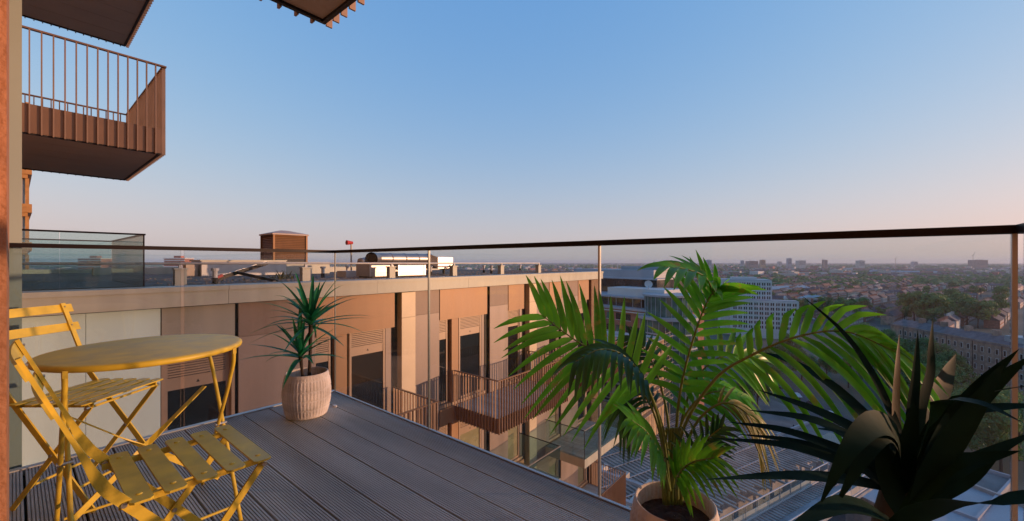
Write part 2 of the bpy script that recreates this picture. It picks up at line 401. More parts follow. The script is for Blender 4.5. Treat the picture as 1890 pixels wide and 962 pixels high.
# ================================================================== folding chairs
def make_chair():
    t = thing('folding_chair', 'chair', 'chair')
    hw = .165
    for s in (-1, 1):
        y = s*hw
        path = spline([(.175,y,.0),(.0,y,.235),(-.150,y,.432),(-.196,y,.500),(-.235,y,.600),(-.320,y,.815)], 26)
        tw_ = [min(1, max(0, (i/26-.62)/.2)) for i in range(27)]
        MB().strap(path, (0,1,0), [.006+.014*q for q in tw_], [.024-.016*q for q in tw_]).build('leg', M['yellow'], t, smooth=False)
        y2 = s*(hw-.010)
        MB().strap([(-.175,y2,.0),(.135,y2,.405),(.150,y2,.424)], (0,1,0), .006, .019).build('leg', M['yellow'], t)
        MB().strap([(-.165,y2-s*.007,.428),(.155,y2-s*.007,.428)], (0,1,0), .006, .018).build('seat_rail', M['yellow'], t)
        for (bx,bz) in ((0.0,.229),(.146,.420),(-.158,.436)):
            MB().tube([(bx,y-s*.016,bz),(bx,y+s*.007,bz)], .0065, 8).build('bolt', M['bolt'], t)
    for (bx,bz,w_) in ((.105,.094,hw),(-.105,.094,hw-.010)):
        MB().tube([(bx,-w_+.004,bz),(bx,w_-.004,bz)], .0055, 8).build('stretcher', M['yellow'], t)
    MB().tube([(.146,-hw+.01,.420),(.146,hw-.01,.420)], .005, 8).build('stretcher', M['yellow'], t)
    for k in range(5):
        x = -.128 + k*.066
        a = .0225; c = .008
        sl = MB().prism([(x-a+c,-.192),(x+a-c,-.192),(x+a,-.184),(x+a,.184),(x+a-c,.192),(x-a+c,.192),(x-a,.184),(x-a,-.184)], .438,.4435)
        so = sl.build('seat_slat', M['yellow'], t)
        for s in (-1,1):
            MB().lathe([(.0001,.4465),(.005,.446),(.0075,.4437)], 10).build('rivet', M['yellow'], so).location = (x, s*.148, 0)
    for zc in (.790,.702):
        d = Vector((-.32+.235,0,.815-.600)).normalized()
        cx = -.235 + (zc-.600)/(.215)*(-.085) - .008
        p = []
        for j in range(9):
            yy = -.205 + .41*j/8
            p.append((cx - .014*math.cos(yy/.205*1.2) + .008, yy, zc))
        o = MB().strap(p, d, .040, .005).build('back_slat', M['yellow'], t)
        for s in (-1,1):
            for dz in (-.009,.009):
                MB().tube([(cx+.004,s*hw,zc+dz),(cx+.012,s*hw,zc+dz)], .0035, 8).build('rivet', M['bolt'], o)
    return t
ch = make_chair()
ch.location = (.325,1.505,0); ch['label'] = 'yellow slatted folding chair in front, its seat nearest the camera'
ch['group'] = 'yellow folding chairs'
c2 = copy_tree(ch); c2.location = (.225,2.615,0); c2.rotation_euler = (0,0,math.atan2(-.775,.632))
c2['label'] = 'yellow slatted folding chair behind the round table against the glass'

tb = thing('folding_table', 'round yellow metal folding bistro table between the two chairs', 'table', (.325,2.065,0))
TZ = .693
MB().lathe([(.0005,TZ),(.285,TZ),(.294,TZ-.0015),(.299,TZ-.006),(.300,TZ-.012),(.298,TZ-.019),(.292,TZ-.021),(.288,TZ-.014),(.0005,TZ-.012)], 96).build('table_top', M['yellow'], tb, smooth=True)
for sx in (-.225,.225):
    MB().tube(spline([(sx,-.195,TZ-.013),(sx,-.19,.62),(sx,-.155,.56),(sx,-.12,.50),(sx,.0,.33),(sx,.225,.0)],16), .0072, 8).build('leg', M['yellow'], tb, smooth=True)
    MB().tube(spline([(sx+.018,.205,TZ-.013),(sx+.018,.195,.60),(sx+.018,.15,.545),(sx+.018,.0,.33),(sx+.018,-.215,.0)],16), .0072, 8).build('leg', M['yellow'], tb, smooth=True)
    MB().tube([(sx-.01,0,.33),(sx+.03,0,.33)], .008, 8).build('bolt', M['bolt'], tb)
    MB().box(sx-.006,sx+.006,-.205,-.190,TZ-.035,TZ-.012).build('bracket', M['yellow'], tb)
def brace(a, b):
    a, b = Vector(a), Vector(b); n = 14; mb = MB(); vs = []
    t = (b-a).normalized(); s0 = t.cross(Vector((0,0,1))).normalized(); u0 = s0.cross(t)
    for i in range(n+1):
        q = i/n; ang = math.pi*.5*min(1,max(0,(q-.3)/.35)); w_ = .011
        s1 = s0*math.cos(ang)+u0*math.sin(ang); n1 = u0*math.cos(ang)-s0*math.sin(ang); p = a.lerp(b,q)
        vs += [p-s1*w_-n1*.002, p+s1*w_-n1*.002, p+s1*w_+n1*.002, p-s1*w_+n1*.002]
    fs = [(3,2,1,0), tuple(range(4*n,4*n+4))]
    for i in range(n):
        for k in range(4): fs.append((i*4+k, i*4+(k+1)%4, i*4+4+(k+1)%4, i*4+4+k))
    mb.add(vs, fs); return mb.build('brace', M['yellow'], tb)
brace((-.215,-.065,.51),(.232,.01,.10)); brace((.225,.195,.454),(-.22,.01,.10))
MB().tube([(-.225,-.19,.055),(.225,-.19,.055)], .005, 8).build('stretcher', M['yellow'], tb)
MB().tube([(-.207,.18,.065),(.243,.18,.065)], .005, 8).build('stretcher', M['yellow'], tb)

# ================================================================== pots
def pot_mesh(R, H, name):
    def rel(k, z, r):
        q = z/H; b = q*4.6
        if r < R*.70 or q < .07 or q > .93: return 0
        fb = b % 1.0
        if fb < .12 or fb > .92: return -.0022
        ph = (k/180*44) % 1.0
        return .0008 if ph < .62 else -.0028
    prof = [(.001,0.0),(R*.70,0.0),(R*.74,.004)]
    for i in range(47):
        q = .02 + .98*i/46
        prof.append((R*(.76 + .24*math.sin(math.pi*min(1,(q*.86+.06)))**.8) if q < .55 else R*(1.0 - .13*((q-.55)/.45)**2), H*q))
    prof += [(R*.855,H*1.006),(R*.83,H*.998),(R*.82,H*.96),(R*.81,H*.80),(R*.78,H*.70),(.001,H*.70)]
    return MB().lathe(prof, 180, rel=rel).mesh(name, M['pot'], True)
def soil_disc(R, z):
    mb = MB(); prof = [(.001, z+.006)] + [(R*i/6, z+random.uniform(-.004,.006)) for i in range(1,7)]
    return mb.lathe(prof, 24, rel=lambda k,zz,r: 0)

# ---- small yucca beside the far corner
YB = Vector((1.245,2.80,0))
yc = thing('potted_yucca', 'small two-headed yucca in a ribbed pale clay pot at the far deck corner', 'plant', YB)
po = link('pot', pot_mesh(.148,.285,'pot'), yc)
soil_disc(.119,.23).build('soil', M['soil'], po)
def blade(parent, base, d, L, wid, droop, m, nm='leaf', seg=8, fold=.18):
    d = d.normalized(); pts = []; ws = []
    for i in range(seg+1):
        q = i/seg; pts.append(base + d*L*q + Vector((0,0,-1))*droop*L*q*q)
        ws.append(wid*max(.04, (min(1,q*5+.45))*(1-q**2.2)))
    nh = Vector((0,0,1)) - d*d.z
    if nh.length < .3: nh = Vector((-.6,-.8,.1))
    return MB().ribbon(pts, ws, nh.normalized(), fold).build(nm, m, parent, smooth=True)
top1 = Vector((.02,-.01,.60)); top2 = Vector((-.06,-.04,.40))
MB().tube(spline([(.012,0,.20),(.018,-.005,.38),(.02,-.01,.62)],8), [.011]*6+[.012,.014,.012], 8).build('stem', M['cane'], yc, smooth=True)
MB().tube(spline([(-.035,-.02,.20),(-.045,-.03,.30),(-.06,-.04,.41)],8), [.009]*6+[.011,.013,.011], 8).build('stem', M['cane'], yc, smooth=True)
rnd = random.Random(3)
for top, n, LL in ((top1,38,.46),(top2,22,.39)):
    for k in range(n):
        q = k/n; el = math.radians(82 - 84*q + rnd.uniform(-8,8)); az = k*2.39996 + rnd.uniform(-.3,.3)
        d = Vector((math.cos(el)*math.cos(az), math.cos(el)*math.sin(az), math.sin(el)))
        blade(yc, top + Vector((0,0,.03-.05*q)), d, LL*rnd.uniform(.72,1.08)*(.78 if q < .12 else 1), .036*rnd.uniform(.8,1.15), rnd.uniform(.15,.48)*(1-.6*(q<.2)), M['yucca'])

# ---- palm
PB = Vector((1.285,.415,0))
pm = thing('potted_palm', 'large bright green palm in a ribbed clay pot by the glass', 'plant', PB)
po = link('pot', pot_mesh(.134,.285,'pot'), pm)
soil_disc(.107,.235).build('soil', M['soil'], po)
n_leaflet = [0]
def frond(pts, L, n, wid, nh, droop, a0=75, a1=22, t0=.22, m=None, up=1.0, dn=1.0, parts=True, rr=.0055, seg=7, prof=.55, curl=0):
    """pts: (px,py,D) along the midrib; nh: the way the blade faces; up / dn: leaflet length on each side"""
    m = m or M['palm']; P = [W(*p) for p in pts]; N = 40; S = spline(P, N); nh = Vector(nh).normalized()
    fo = MB().tube(S, [rr*(1-.75*i/N) for i in range(N+1)], 6)
    joined = MB(); jobs = []
    for i in range(n):
        q = t0 + (1.0-t0)*(i+.5)/n; k = min(N-1, int(q*N)); p = S[k].lerp(S[k+1], q*N-k)
        t = (S[min(N,k+2)] - S[max(0,k-1)]).normalized(); side = t.cross(nh).normalized()
        u = (q-t0)/(1-t0)
        for s, f in ((1,up),(-1,dn)):
            if f <= 0: continue
            a = math.radians(a0 + (a1-a0)*u**1.3 + rnd.uniform(-4,4))
            Lq = L*f*(prof + (1-prof)*math.sin(math.pi*min(1,u*.78+.16)))*rnd.uniform(.92,1.06)
            d = t*math.cos(a) + side*s*math.sin(a) + nh*rnd.uniform(-.02,.16)
            d.normalize(); pp, ww = [], []
            for j in range(seg+1):
                x = j/seg
                bend = Vector((0,0,-1))*droop*x*x*(1 if d.z < .55 else .35) + nh*(-.12*x*x)
                pp.append(p + (d*x + bend)*Lq)
                ww.append(wid*max(.05, min(1, x*5+.35)*(1-x**3.2)))
            tw = [(nh + side*s*(-.35+.5*j/seg)).normalized() for j in range(seg+1)]
            if curl and s == -1:
                nj = len(pp)
                for j in range(max(1,nj-3), nj): pp[j] = pp[j] + nh*curl*(j-nj+4)*.35 - Vector((0,0,1))*curl*(j-nj+4)*.22
            jobs.append((pp, ww, tw))
    if parts and n_leaflet[0] + len(jobs) <= 300:
        f_o = fo.build('frond', M['palm_stem'], pm, PB, True)
        for pp, ww, tw in jobs: MB().ribbon(pp, ww, tw, .16).build('leaflet', m, f_o, PB, True)
        n_leaflet[0] += len(jobs)
    else:
        for pp, ww, tw in jobs: joined.ribbon(pp, ww, tw, .16)
        f_o = fo.build('frond', M['palm_stem'], pm, PB, True)
        tag(joined.build('leaflets', m, f_o, PB, True), kind='stuff')
    return f_o
tocam = Vector((-FX,-FY,.0))
def face(a, b, c):           # towards the camera, to the right in the picture, up
    return tocam*a + Vector((RX,RY,0))*b + Vector((0,0,c))
frond([(1238,900,1.27),(1226,800,1.24),(1190,712,1.21),(1125,662,1.19),(1065,630,1.19),(1000,582,1.19)], .225, 16, .020, face(1,.1,.25), .30, 78, 30, .38)
frond([(1240,900,1.25),(1262,790,1.19),(1320,700,1.12),(1385,657,1.08),(1470,622,1.05),(1560,612,1.03),(1655,650,1.0)], .245, 15, .019, face(1,-.1,.35), .66, 62, 18, .44, up=1.12, dn=.62, curl=.035)
frond([(1243,900,1.3),(1262,760,1.33),(1296,685,1.36),(1345,655,1.38),(1405,665,1.4)], .15, 11, .022, face(1,0,.6), .45, 75, 25, .34)
frond([(1243,900,1.29),(1250,770,1.28),(1262,690,1.28),(1288,600,1.27),(1312,545,1.26),(1330,530,1.22)], .18, 18, .020, face(1,.0,.05), .22, 72, 20, .30)
frond([(1318,545,1.26),(1302,512,1.22),(1264,496,1.18),(1226,492,1.14)], .13, 7, .024, face(.5,.1,1), .25, 50, 15, .05, rr=.003)
frond([(1236,905,1.24),(1222,800,1.17),(1195,715,1.10),(1155,660,1.06),(1110,645,1.03),(1062,668,1.0)], .105, 14, .015, face(.35,.0,1), .60, 66, 28, .42, m=M['palm_shade'])
frond([(1246,900,1.22),(1262,860,1.18),(1292,822,1.15),(1330,790,1.13)], .095, 11, .013, face(.9,.1,.5), .30, 70, 25, .28, m=M['palm_shade'])
frond([(1250,920,1.16),(1252,880,1.12),(1275,855,1.09),(1318,845,1.06)], .115, 11, .015, face(.5,-.2,1), .45, 62, 25, .22)
frond([(1236,905,1.20),(1222,850,1.16),(1195,800,1.12),(1165,775,1.10)], .115, 11, .016, face(.5,.2,1), .45, 66, 28, .3)
frond([(1246,900,1.25),(1280,790,1.22),(1330,745,1.20),(1375,760,1.18),(1402,800,1.16)], .12, 12, .009, face(.6,.2,.8), .75, 45, 18, .45, m=M['palm_dry'])
frond([(1236,905,1.28),(1218,800,1.30),(1196,740,1.32),(1170,722,1.34),(1145,760,1.35)], .12, 12, .014, face(.5,0,1), .9, 55, 25, .4, m=M['palm_shade'])
frond([(1243,900,1.27),(1252,800,1.28),(1285,740,1.28),(1330,722,1.28),(1372,735,1.28)], .145, 13, .020, face(.6,0,1), .5, 72, 25, .34)
frond([(1240,900,1.33),(1232,770,1.38),(1212,690,1.42),(1190,645,1.46),(1165,622,1.48)], .10, 11, .014, face(1,0,.6), .5, 70, 25, .45, m=M['palm_shade'])
for k, (x, dx) in enumerate(((1228,-12),(1240,0),(1248,14),(1256,6),(1234,-4))):
    MB().tube(spline([W(x,930,1.27),W(x+dx*.4,860,1.26),W(1243+dx,790,1.25)],8), [.0085-.0005*i for i in range(9)], 8).build('stem', M['palm_stem'], pm, PB, True)

# ---- dracaena
DB = Vector((1.215,-.10,0))
dr = thing('potted_dracaena', 'dark sword-leaved dracaena at the lower right corner of the balcony', 'plant', DB)
po = link('pot', pot_mesh(.152,.285,'pot'), dr)
soil_disc(.122,.235).build('soil', M['soil'], po)
MB().tube(spline([DB+Vector((0,0,.20)), W(1640,1010,.89), W(1650,930,.88), W(1680,860,.88)],10), [.03]*5+[.028]*6, 10).build('stem', M['drac_trunk'], dr, DB, True)
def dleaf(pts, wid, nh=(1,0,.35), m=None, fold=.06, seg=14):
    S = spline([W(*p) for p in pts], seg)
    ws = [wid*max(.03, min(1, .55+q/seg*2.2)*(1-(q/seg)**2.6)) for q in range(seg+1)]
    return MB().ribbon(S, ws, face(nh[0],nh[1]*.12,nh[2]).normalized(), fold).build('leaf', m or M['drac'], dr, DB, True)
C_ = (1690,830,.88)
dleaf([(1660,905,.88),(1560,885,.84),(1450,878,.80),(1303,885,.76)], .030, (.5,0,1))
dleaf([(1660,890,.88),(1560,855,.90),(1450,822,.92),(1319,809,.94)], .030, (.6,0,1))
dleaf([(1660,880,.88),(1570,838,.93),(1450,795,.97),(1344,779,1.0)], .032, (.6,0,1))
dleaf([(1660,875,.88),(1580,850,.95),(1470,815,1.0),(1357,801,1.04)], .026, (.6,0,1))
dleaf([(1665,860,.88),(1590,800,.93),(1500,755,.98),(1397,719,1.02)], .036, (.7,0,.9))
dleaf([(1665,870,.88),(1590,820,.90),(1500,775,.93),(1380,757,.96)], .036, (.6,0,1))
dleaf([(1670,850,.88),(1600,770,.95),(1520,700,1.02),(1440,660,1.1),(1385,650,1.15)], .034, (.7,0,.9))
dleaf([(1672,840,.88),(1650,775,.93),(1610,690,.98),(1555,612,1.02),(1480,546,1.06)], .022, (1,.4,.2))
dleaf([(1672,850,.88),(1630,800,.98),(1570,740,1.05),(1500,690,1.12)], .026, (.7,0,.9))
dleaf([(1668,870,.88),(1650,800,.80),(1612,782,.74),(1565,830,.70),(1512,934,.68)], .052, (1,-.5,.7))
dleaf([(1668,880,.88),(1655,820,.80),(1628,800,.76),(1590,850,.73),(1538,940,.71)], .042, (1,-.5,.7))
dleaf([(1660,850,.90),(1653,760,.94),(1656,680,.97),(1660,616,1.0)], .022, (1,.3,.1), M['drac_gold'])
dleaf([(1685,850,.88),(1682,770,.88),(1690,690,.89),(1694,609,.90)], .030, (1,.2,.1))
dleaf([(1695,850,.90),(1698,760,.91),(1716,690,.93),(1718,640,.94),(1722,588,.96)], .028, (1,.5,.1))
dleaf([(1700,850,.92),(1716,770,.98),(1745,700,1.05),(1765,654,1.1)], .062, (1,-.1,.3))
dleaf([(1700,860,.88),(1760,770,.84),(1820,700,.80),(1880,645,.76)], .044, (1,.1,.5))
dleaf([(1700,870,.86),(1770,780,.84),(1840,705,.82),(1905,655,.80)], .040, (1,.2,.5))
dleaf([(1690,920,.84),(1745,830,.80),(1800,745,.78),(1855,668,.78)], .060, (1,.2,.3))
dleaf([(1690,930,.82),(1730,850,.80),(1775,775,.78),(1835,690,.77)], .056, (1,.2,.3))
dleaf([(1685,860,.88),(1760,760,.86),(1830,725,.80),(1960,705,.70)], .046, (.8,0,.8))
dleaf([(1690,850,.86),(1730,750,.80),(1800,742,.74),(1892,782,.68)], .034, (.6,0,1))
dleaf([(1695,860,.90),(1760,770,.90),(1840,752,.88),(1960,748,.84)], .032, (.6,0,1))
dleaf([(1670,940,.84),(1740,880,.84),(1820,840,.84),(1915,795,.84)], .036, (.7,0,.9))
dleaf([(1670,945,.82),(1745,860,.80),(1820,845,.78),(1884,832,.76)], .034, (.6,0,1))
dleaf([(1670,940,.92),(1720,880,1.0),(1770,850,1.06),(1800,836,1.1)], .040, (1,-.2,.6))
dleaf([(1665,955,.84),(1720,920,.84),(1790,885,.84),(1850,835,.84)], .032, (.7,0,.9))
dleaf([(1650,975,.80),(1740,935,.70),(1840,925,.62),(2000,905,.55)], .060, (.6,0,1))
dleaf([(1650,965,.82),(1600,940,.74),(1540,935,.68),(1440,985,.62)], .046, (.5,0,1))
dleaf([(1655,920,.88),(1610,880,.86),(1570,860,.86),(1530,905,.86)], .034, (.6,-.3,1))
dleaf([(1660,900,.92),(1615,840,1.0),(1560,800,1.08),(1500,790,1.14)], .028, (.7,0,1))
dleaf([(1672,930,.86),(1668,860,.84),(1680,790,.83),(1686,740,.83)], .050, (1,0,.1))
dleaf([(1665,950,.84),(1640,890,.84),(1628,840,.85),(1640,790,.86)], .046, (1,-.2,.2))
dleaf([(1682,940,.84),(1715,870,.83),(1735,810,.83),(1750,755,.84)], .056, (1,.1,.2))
# ================================================================== the low block opposite
YF = 9.70
OBK = (9.0, YF, 0.0)
blk = thing('apartment_block', 'tan and cream panelled low block with flat roof opposite the balcony', 'building', OBK)
def B(name, m, x0, x1, y0, y1, z0, z1, parent=None): return bp(name, M[m] if isinstance(m, str) else m, parent or blk, x0,x1, y0,y1, z0,z1, OBK)
B('core_wall', 'black', -.6,18.42, YF+.26,27, -51,.46)
def Bc(p, name, m, x0, x1, y0, y1, z0, z1):
    """child of part p (p is a scaled cube): keep a plain transform by parenting to an unscaled frame object"""
    return link(name, _cube.get(M[m].name) or _cube.setdefault(M[m].name, MB().box(-.5,.5,-.5,.5,-.5,.5).mesh('block', M[m])), p,
                ((x0+x1)/2-p['ox'],(y0+y1)/2-p['oy'],(z0+z1)/2-p['oz']), None, (x1-x0,y1-y0,z1-z0))
rwin = random.Random(2)
def window(x0, x1, z0, ztop, louvre=True, name='door', tri=True):
    """glazed door in a bronze frame: louvre head, header with mark, dark pane"""
    cx, cz = (x0+x1)/2, (z0+ztop)/2
    mb = MB(); fw = .055; yb = YF+.20; yf = YF+.13
    hd = .62 if louvre else .10
    mb.box(x0,x0+fw, yf,yb, z0,ztop); mb.box(x1-fw,x1, yf,yb, z0,ztop); mb.box(x0+fw,x1-fw, yf,yb, ztop-.04,ztop)
    if louvre: mb.box(x0+fw,x1-fw, yf+.012,yb, ztop-hd,ztop-.42)
    mb.box(x0+fw,x1-fw, yf,yb, z0,z0+.06)
    o = mb.build(name, M['frame'], blk, OBK); o['ox'], o['oy'], o['oz'] = OBK
    Bc(o, 'pane', 'win' if ztop > -1 or rwin.random() < .6 else 'win_warm', x0+fw,x1-fw, yf+.03,yf+.05, z0+.06,ztop-(hd if louvre else .04))
    if louvre:
        n = 8
        for k in range(n):
            z = ztop-.42 + .38*k/n
            Bc(o, 'louvre_slat', 'frame', x0+fw,x1-fw, yf+.004+.004*(k%2),yf+.03, z,z+.034)
        if tri:
            MB().add([(cx-.03,yf+.010,ztop-.54),(cx+.03,yf+.010,ztop-.54),(cx,yf+.010,ztop-.48)],[(0,1,2)]).build('warning_mark', M['black'], o, OBK)
    return o
cols = [('pale',-.6,1.70),('bayg',1.71,2.87),('gap',2.87,2.93),('brown',2.93,4.50),('bay2',4.50,6.67),('gap',6.67,6.83),('fin',6.83,7.29),
        ('brown',7.29,8.28),('bay2',8.28,10.40),('gap',10.40,10.55),('brown',10.55,11.54),('bay1',11.54,12.48),('gap',12.48,12.69),
        ('fin',12.69,13.16),('brown',13.16,14.20),('bay1',14.20,15.12),('brown',15.12,16.55),('bay1',16.55,17.53),('gap',17.53,17.70),('rib',17.70,18.46)]
FL0 = -3.52
for st in range(5):
    f = FL0 - 3.02*st
    top = .17 if st == 0 else f + 3.014
    dt = -.78 if st == 0 else f + 2.52
    for kind, x0, x1 in cols:
        if kind == 'pale':
            if st == 0:
                B('panel', 'pale', x0,x0+1.35, YF,YF+.05, f,top); B('panel', 'pale', x0+1.356,x1, YF+.001,YF+.05, f,top)
            else: B('panel', 'pale', x0,x1, YF,YF+.05, f,top)
        elif kind == 'brown':
            zs = -.53 if st == 0 else f + 2.3
            B('panel', 'brown', x0+.006,x1-.006, YF,YF+.05, zs+.006,top)
            B('panel', 'brown2', x0+.006,x1-.006, YF,YF+.05, f,zs)
        elif kind == 'fin':
            B('pilaster', 'fin', x0,x1, YF-.12,YF+.25, f,-.535 if st == 0 else top)
            if st == 0: B('pilaster', 'fin', x0,x1, YF-.12,YF+.25, -.528,top)
        elif kind == 'rib':
            n = 9
            for k in range(n):
                x = x0 + (x1-x0)*k/n
                B('rib', 'bal_bar', x,x+.045, YF-.08,YF+.02, f,top)
            B('panel', 'bal_bronze', x0,x1, YF+.021,YF+.25, f,top)
        elif kind == 'gap':
            B('reveal', 'black', x0,x1, YF+.10,YF+.25, f,top)
        else:
            B('panel', 'grey_panel' if kind == 'bayg' else 'spandrel', x0+.004,x1-.004, YF-.02,YF+.05, dt+.01,top)
            if kind == 'bayg':
                window(x0+.06,x1-.06, f+.12,dt)
                B('jamb', 'frame', x0,x0+.058, YF,YF+.25, f,dt); B('jamb', 'frame', x1-.058,x1, YF,YF+.25, f,dt)
                B('threshold', 'frame', x0,x1, YF,YF+.25, f,f+.118)
            elif kind == 'bay1':
                window(x0+.02,x1-.14, f+.10,dt, tri=False)
                B('threshold', 'frame', x0,x1, YF+.05,YF+.25, f,f+.098)
                B('jamb', 'brown2', x1-.138,x1-.004, YF+.10,YF+.25, f+.10,dt)
            else:
                window(x0+.02,x0+.44, f+.12,dt, tri=False, name='window')
                B('mullion_post', 'spandrel', x0+.52,x0+.80, YF+.02,YF+.25, f+.1,dt)
                window(x0+.93,x0+1.96, f+.10,dt)
                B('jamb', 'brown2', x0+1.97,x1-.004, YF+.12,YF+.25, f+.1,dt)
                B('threshold', 'frame', x0,x1, YF+.05,YF+.25, f,f+.098)
B('shadow_gap', 'black', -.6,18.44, YF+.03,YF+.2, .171,.198)
x = -.6; 
while x < 18.55:
    x2 = min(x+3.3, 18.60)
    B('cornice', 'cornice', x+.003,x2-.003, YF-.22,YF+.30, .199,.475)
    B('coping', 'cornice', x+.003,x2-.003, YF-.25,YF+.36, .477,.56)
    x = x2
B('vent_hood', 'clad_pale', .075,.30, YF-.16,YF-.001, -2.70,-2.10)
# lower storeys down to the street, plain
B('base_wall', 'spandrel', -.6,18.44, YF+.02,YF+.25, -51,FL0-3.02*4-.003)
B('end_wall', 'brown', 18.422,18.47, YF+.05,27, -51,.46)
roofo = B('roof', 'roof', -.6,18.30, YF+.37,27, .461,.516)
B('coping', 'cornice', 18.30,18.60, YF+.362,27.2, .40,.545)
B('coping', 'cornice', -.6,18.29, 26.7,27.2, .52,.70)
mb = MB(); rg = random.Random(5)
for k in range(2600):
    x, y = rg.uniform(-.5,18.2), YF+.40 + 6*rg.random()**2; s = rg.uniform(.012,.035)
    mb.add([(x-s,y-s*.6,.515),(x+s,y-s,.515),(x+s*.6,y+s,.515),(x-s,y+s,.515),(x,y,.515+s)], [(0,1,4),(1,2,4),(2,3,4),(3,0,4)])
tag(mb.build('gravel', M['gravel']), 'pale pebbles scattered on the flat roof', 'gravel', kind='stuff')

PI = math.pi
GF = 'bronze bar balconies on the low block'
bar_balcony('bronze bar balcony of the low block half hidden by the deck edge', (6.60,YF-.02,FL0), PI, 3.6, 1.83, GF, n_soffit=3)
bar_balcony('bronze bar balcony in the middle of the low block facade', (12.62,YF-.02,FL0), PI, 3.72, 1.83, GF, n_soffit=3)
bar_balcony('bronze bar balcony at the right end of the low block behind the palm', (17.52,YF-.02,FL0), PI, 3.62, 1.83, GF, n_soffit=3)
bar_balcony('lowest bronze bar balcony at the right corner of the low block', (17.52,YF-.02,FL0-6.04), PI, 3.62, 1.83, GF, n_soffit=3)
def glass_balcony(label, x0, x1, f):
    t = thing('glass_balcony', label, 'balcony', ((x0+x1)/2, YF, f), 0, 'glass fronted balconies on the low block'); O = ((x0+x1)/2, YF, f)
    y0, y1 = YF-1.85, YF-.02
    bp('slab', M['cornice'], t, x0,x1, y0,y1, f-.36,f-.02, O)
    n = 8
    for k in range(n):
        bp('plank', M['deck'], t, x0+.06,x1-.06, y0+.06+k*(y1-y0-.08)/n,y0+.05+(k+1)*(y1-y0-.08)/n, f-.019,f, O)
    for a, b in ((x0,(x0+x1)/2-.005),((x0+x1)/2+.005,x1)):
        bp('pane', M['glass_far'], t, a,b, y0+.01,y0+.025, f-.018,f+1.08, O)
    bp('pane', M['glass_far'], t, x0,x0+.015, y0+.027,y1, f-.018,f+1.08, O)
    bp('pane', M['glass_far'], t, x1-.015,x1, y0+.027,y1, f-.018,f+1.08, O)
    bp('corner_strip', M['black'], t, x0-.002,x0+.016, y0+.005,y0+.026, f-.017,f+1.08, O)
    bp('handrail', M['steel'], t, x0-.01,x1+.01, y0,y0+.035, f+1.081,f+1.11, O)
    bp('handrail', M['bronze_dark'], t, x0-.01,x0+.025, y0+.036,y1, f+1.081,f+1.10, O)
    bp('handrail', M['bronze_dark'], t, x1-.025,x1+.01, y0+.036,y1, f+1.081,f+1.10, O)
glass_balcony('glass fronted balcony with cream slab below the middle bar balcony', 8.6,12.2, FL0-3.02)
glass_balcony('glass fronted balcony with cream slab at the right end of the low block', 13.9,17.5, FL0-3.02)

# ---------------- on the roof
RZ = .5165
t = thing('terrace_balustrade', 'glass balustrade with dark rail round the roof terrace at left', 'balustrade', (1.0,12,RZ)); O = (1.0,12,RZ)
for a, b in ((-.55,.48),(.49,1.53)): bp('pane', M['glass_far'], t, a,b, 10.16,10.172, RZ,1.515, O)
for a, b in ((10.175,12.1),(12.11,14.1)): bp('pane', M['glass_far'], t, 1.535,1.547, a,b, RZ,1.515, O)
bp('pane', M['glass_far'], t, -.55,1.53, 14.10,14.112, RZ,1.515, O)
bp('handrail', M['bronze_dark'], t, -.55,1.565, 10.145,10.187, 1.516,1.545, O)
bp('handrail', M['bronze_dark'], t, 1.522,1.562, 10.188,14.13, 1.516,1.545, O)
bp('handrail', M['bronze_dark'], t, -.55,1.521, 14.085,14.127, 1.516,1.545, O)
bp('corner_post', M['bronze_dark'], t, 1.531,1.551, 10.15,10.174, RZ,1.515, O)
bp('dark_kerb', M['black'], t, -.55,1.50, 10.3,13.9, RZ+.001,RZ+.05, O)

t = thing('roof_guard_rail', 'white horizontal guard rail on stubby posts along the roof edge', 'railing', (7,11,RZ)); O = (7,11,RZ)
MB().tube([(-.55,10.98,CZ-.025),(15.3,10.98,CZ-.045)], .026, 10).build('rail', M['white'], t, O, True)
for k in range(6):
    x = 2.25+2.6*k
    bp('post', M['cornice'], t, x-.10,x+.10, 10.93,11.10, RZ,RZ+.34, O)
    bp('post_cap', M['cornice'], t, x-.12,x+.12, 10.90,11.12, RZ+.34,RZ+.37, O)
    bp('saddle', M['white'], t, x-.03,x+.03, 10.95,11.02, RZ+.371,CZ-.06, O)
for i, (px, py) in enumerate(((397,524),(596,513),(641,507),(795,508),(893,504),(907,505),(960,500),(745,503))):
    p = G(px, py, -.5); p.z = RZ
    t = thing('flue_pipe', ['short pale capped flue by the dark strut','short white capped flue beside the yucca leaves','small flue behind the white guard rail near the corner joint','small flue right of the silver duct','left one of a pair of dark flues near the roof end','right one of a pair of dark flues near the roof end','lone flue at the far end of the roof','small flue between the silver units'][i], 'flue', p, 0, 'small flues on the flat roof')
    s = p.xy.length/16
    MB().tube([(0,0,0),(0,0,.14)], .055, 10).build('base', M['black'], t); MB().tube([(0,0,.14),(0,0,.30)], .05, 10).build('pipe', M['white'], t)
    MB().tube([(0,0,.30),(0,0,.36)], .08, 10).build('cap', M['white'], t)
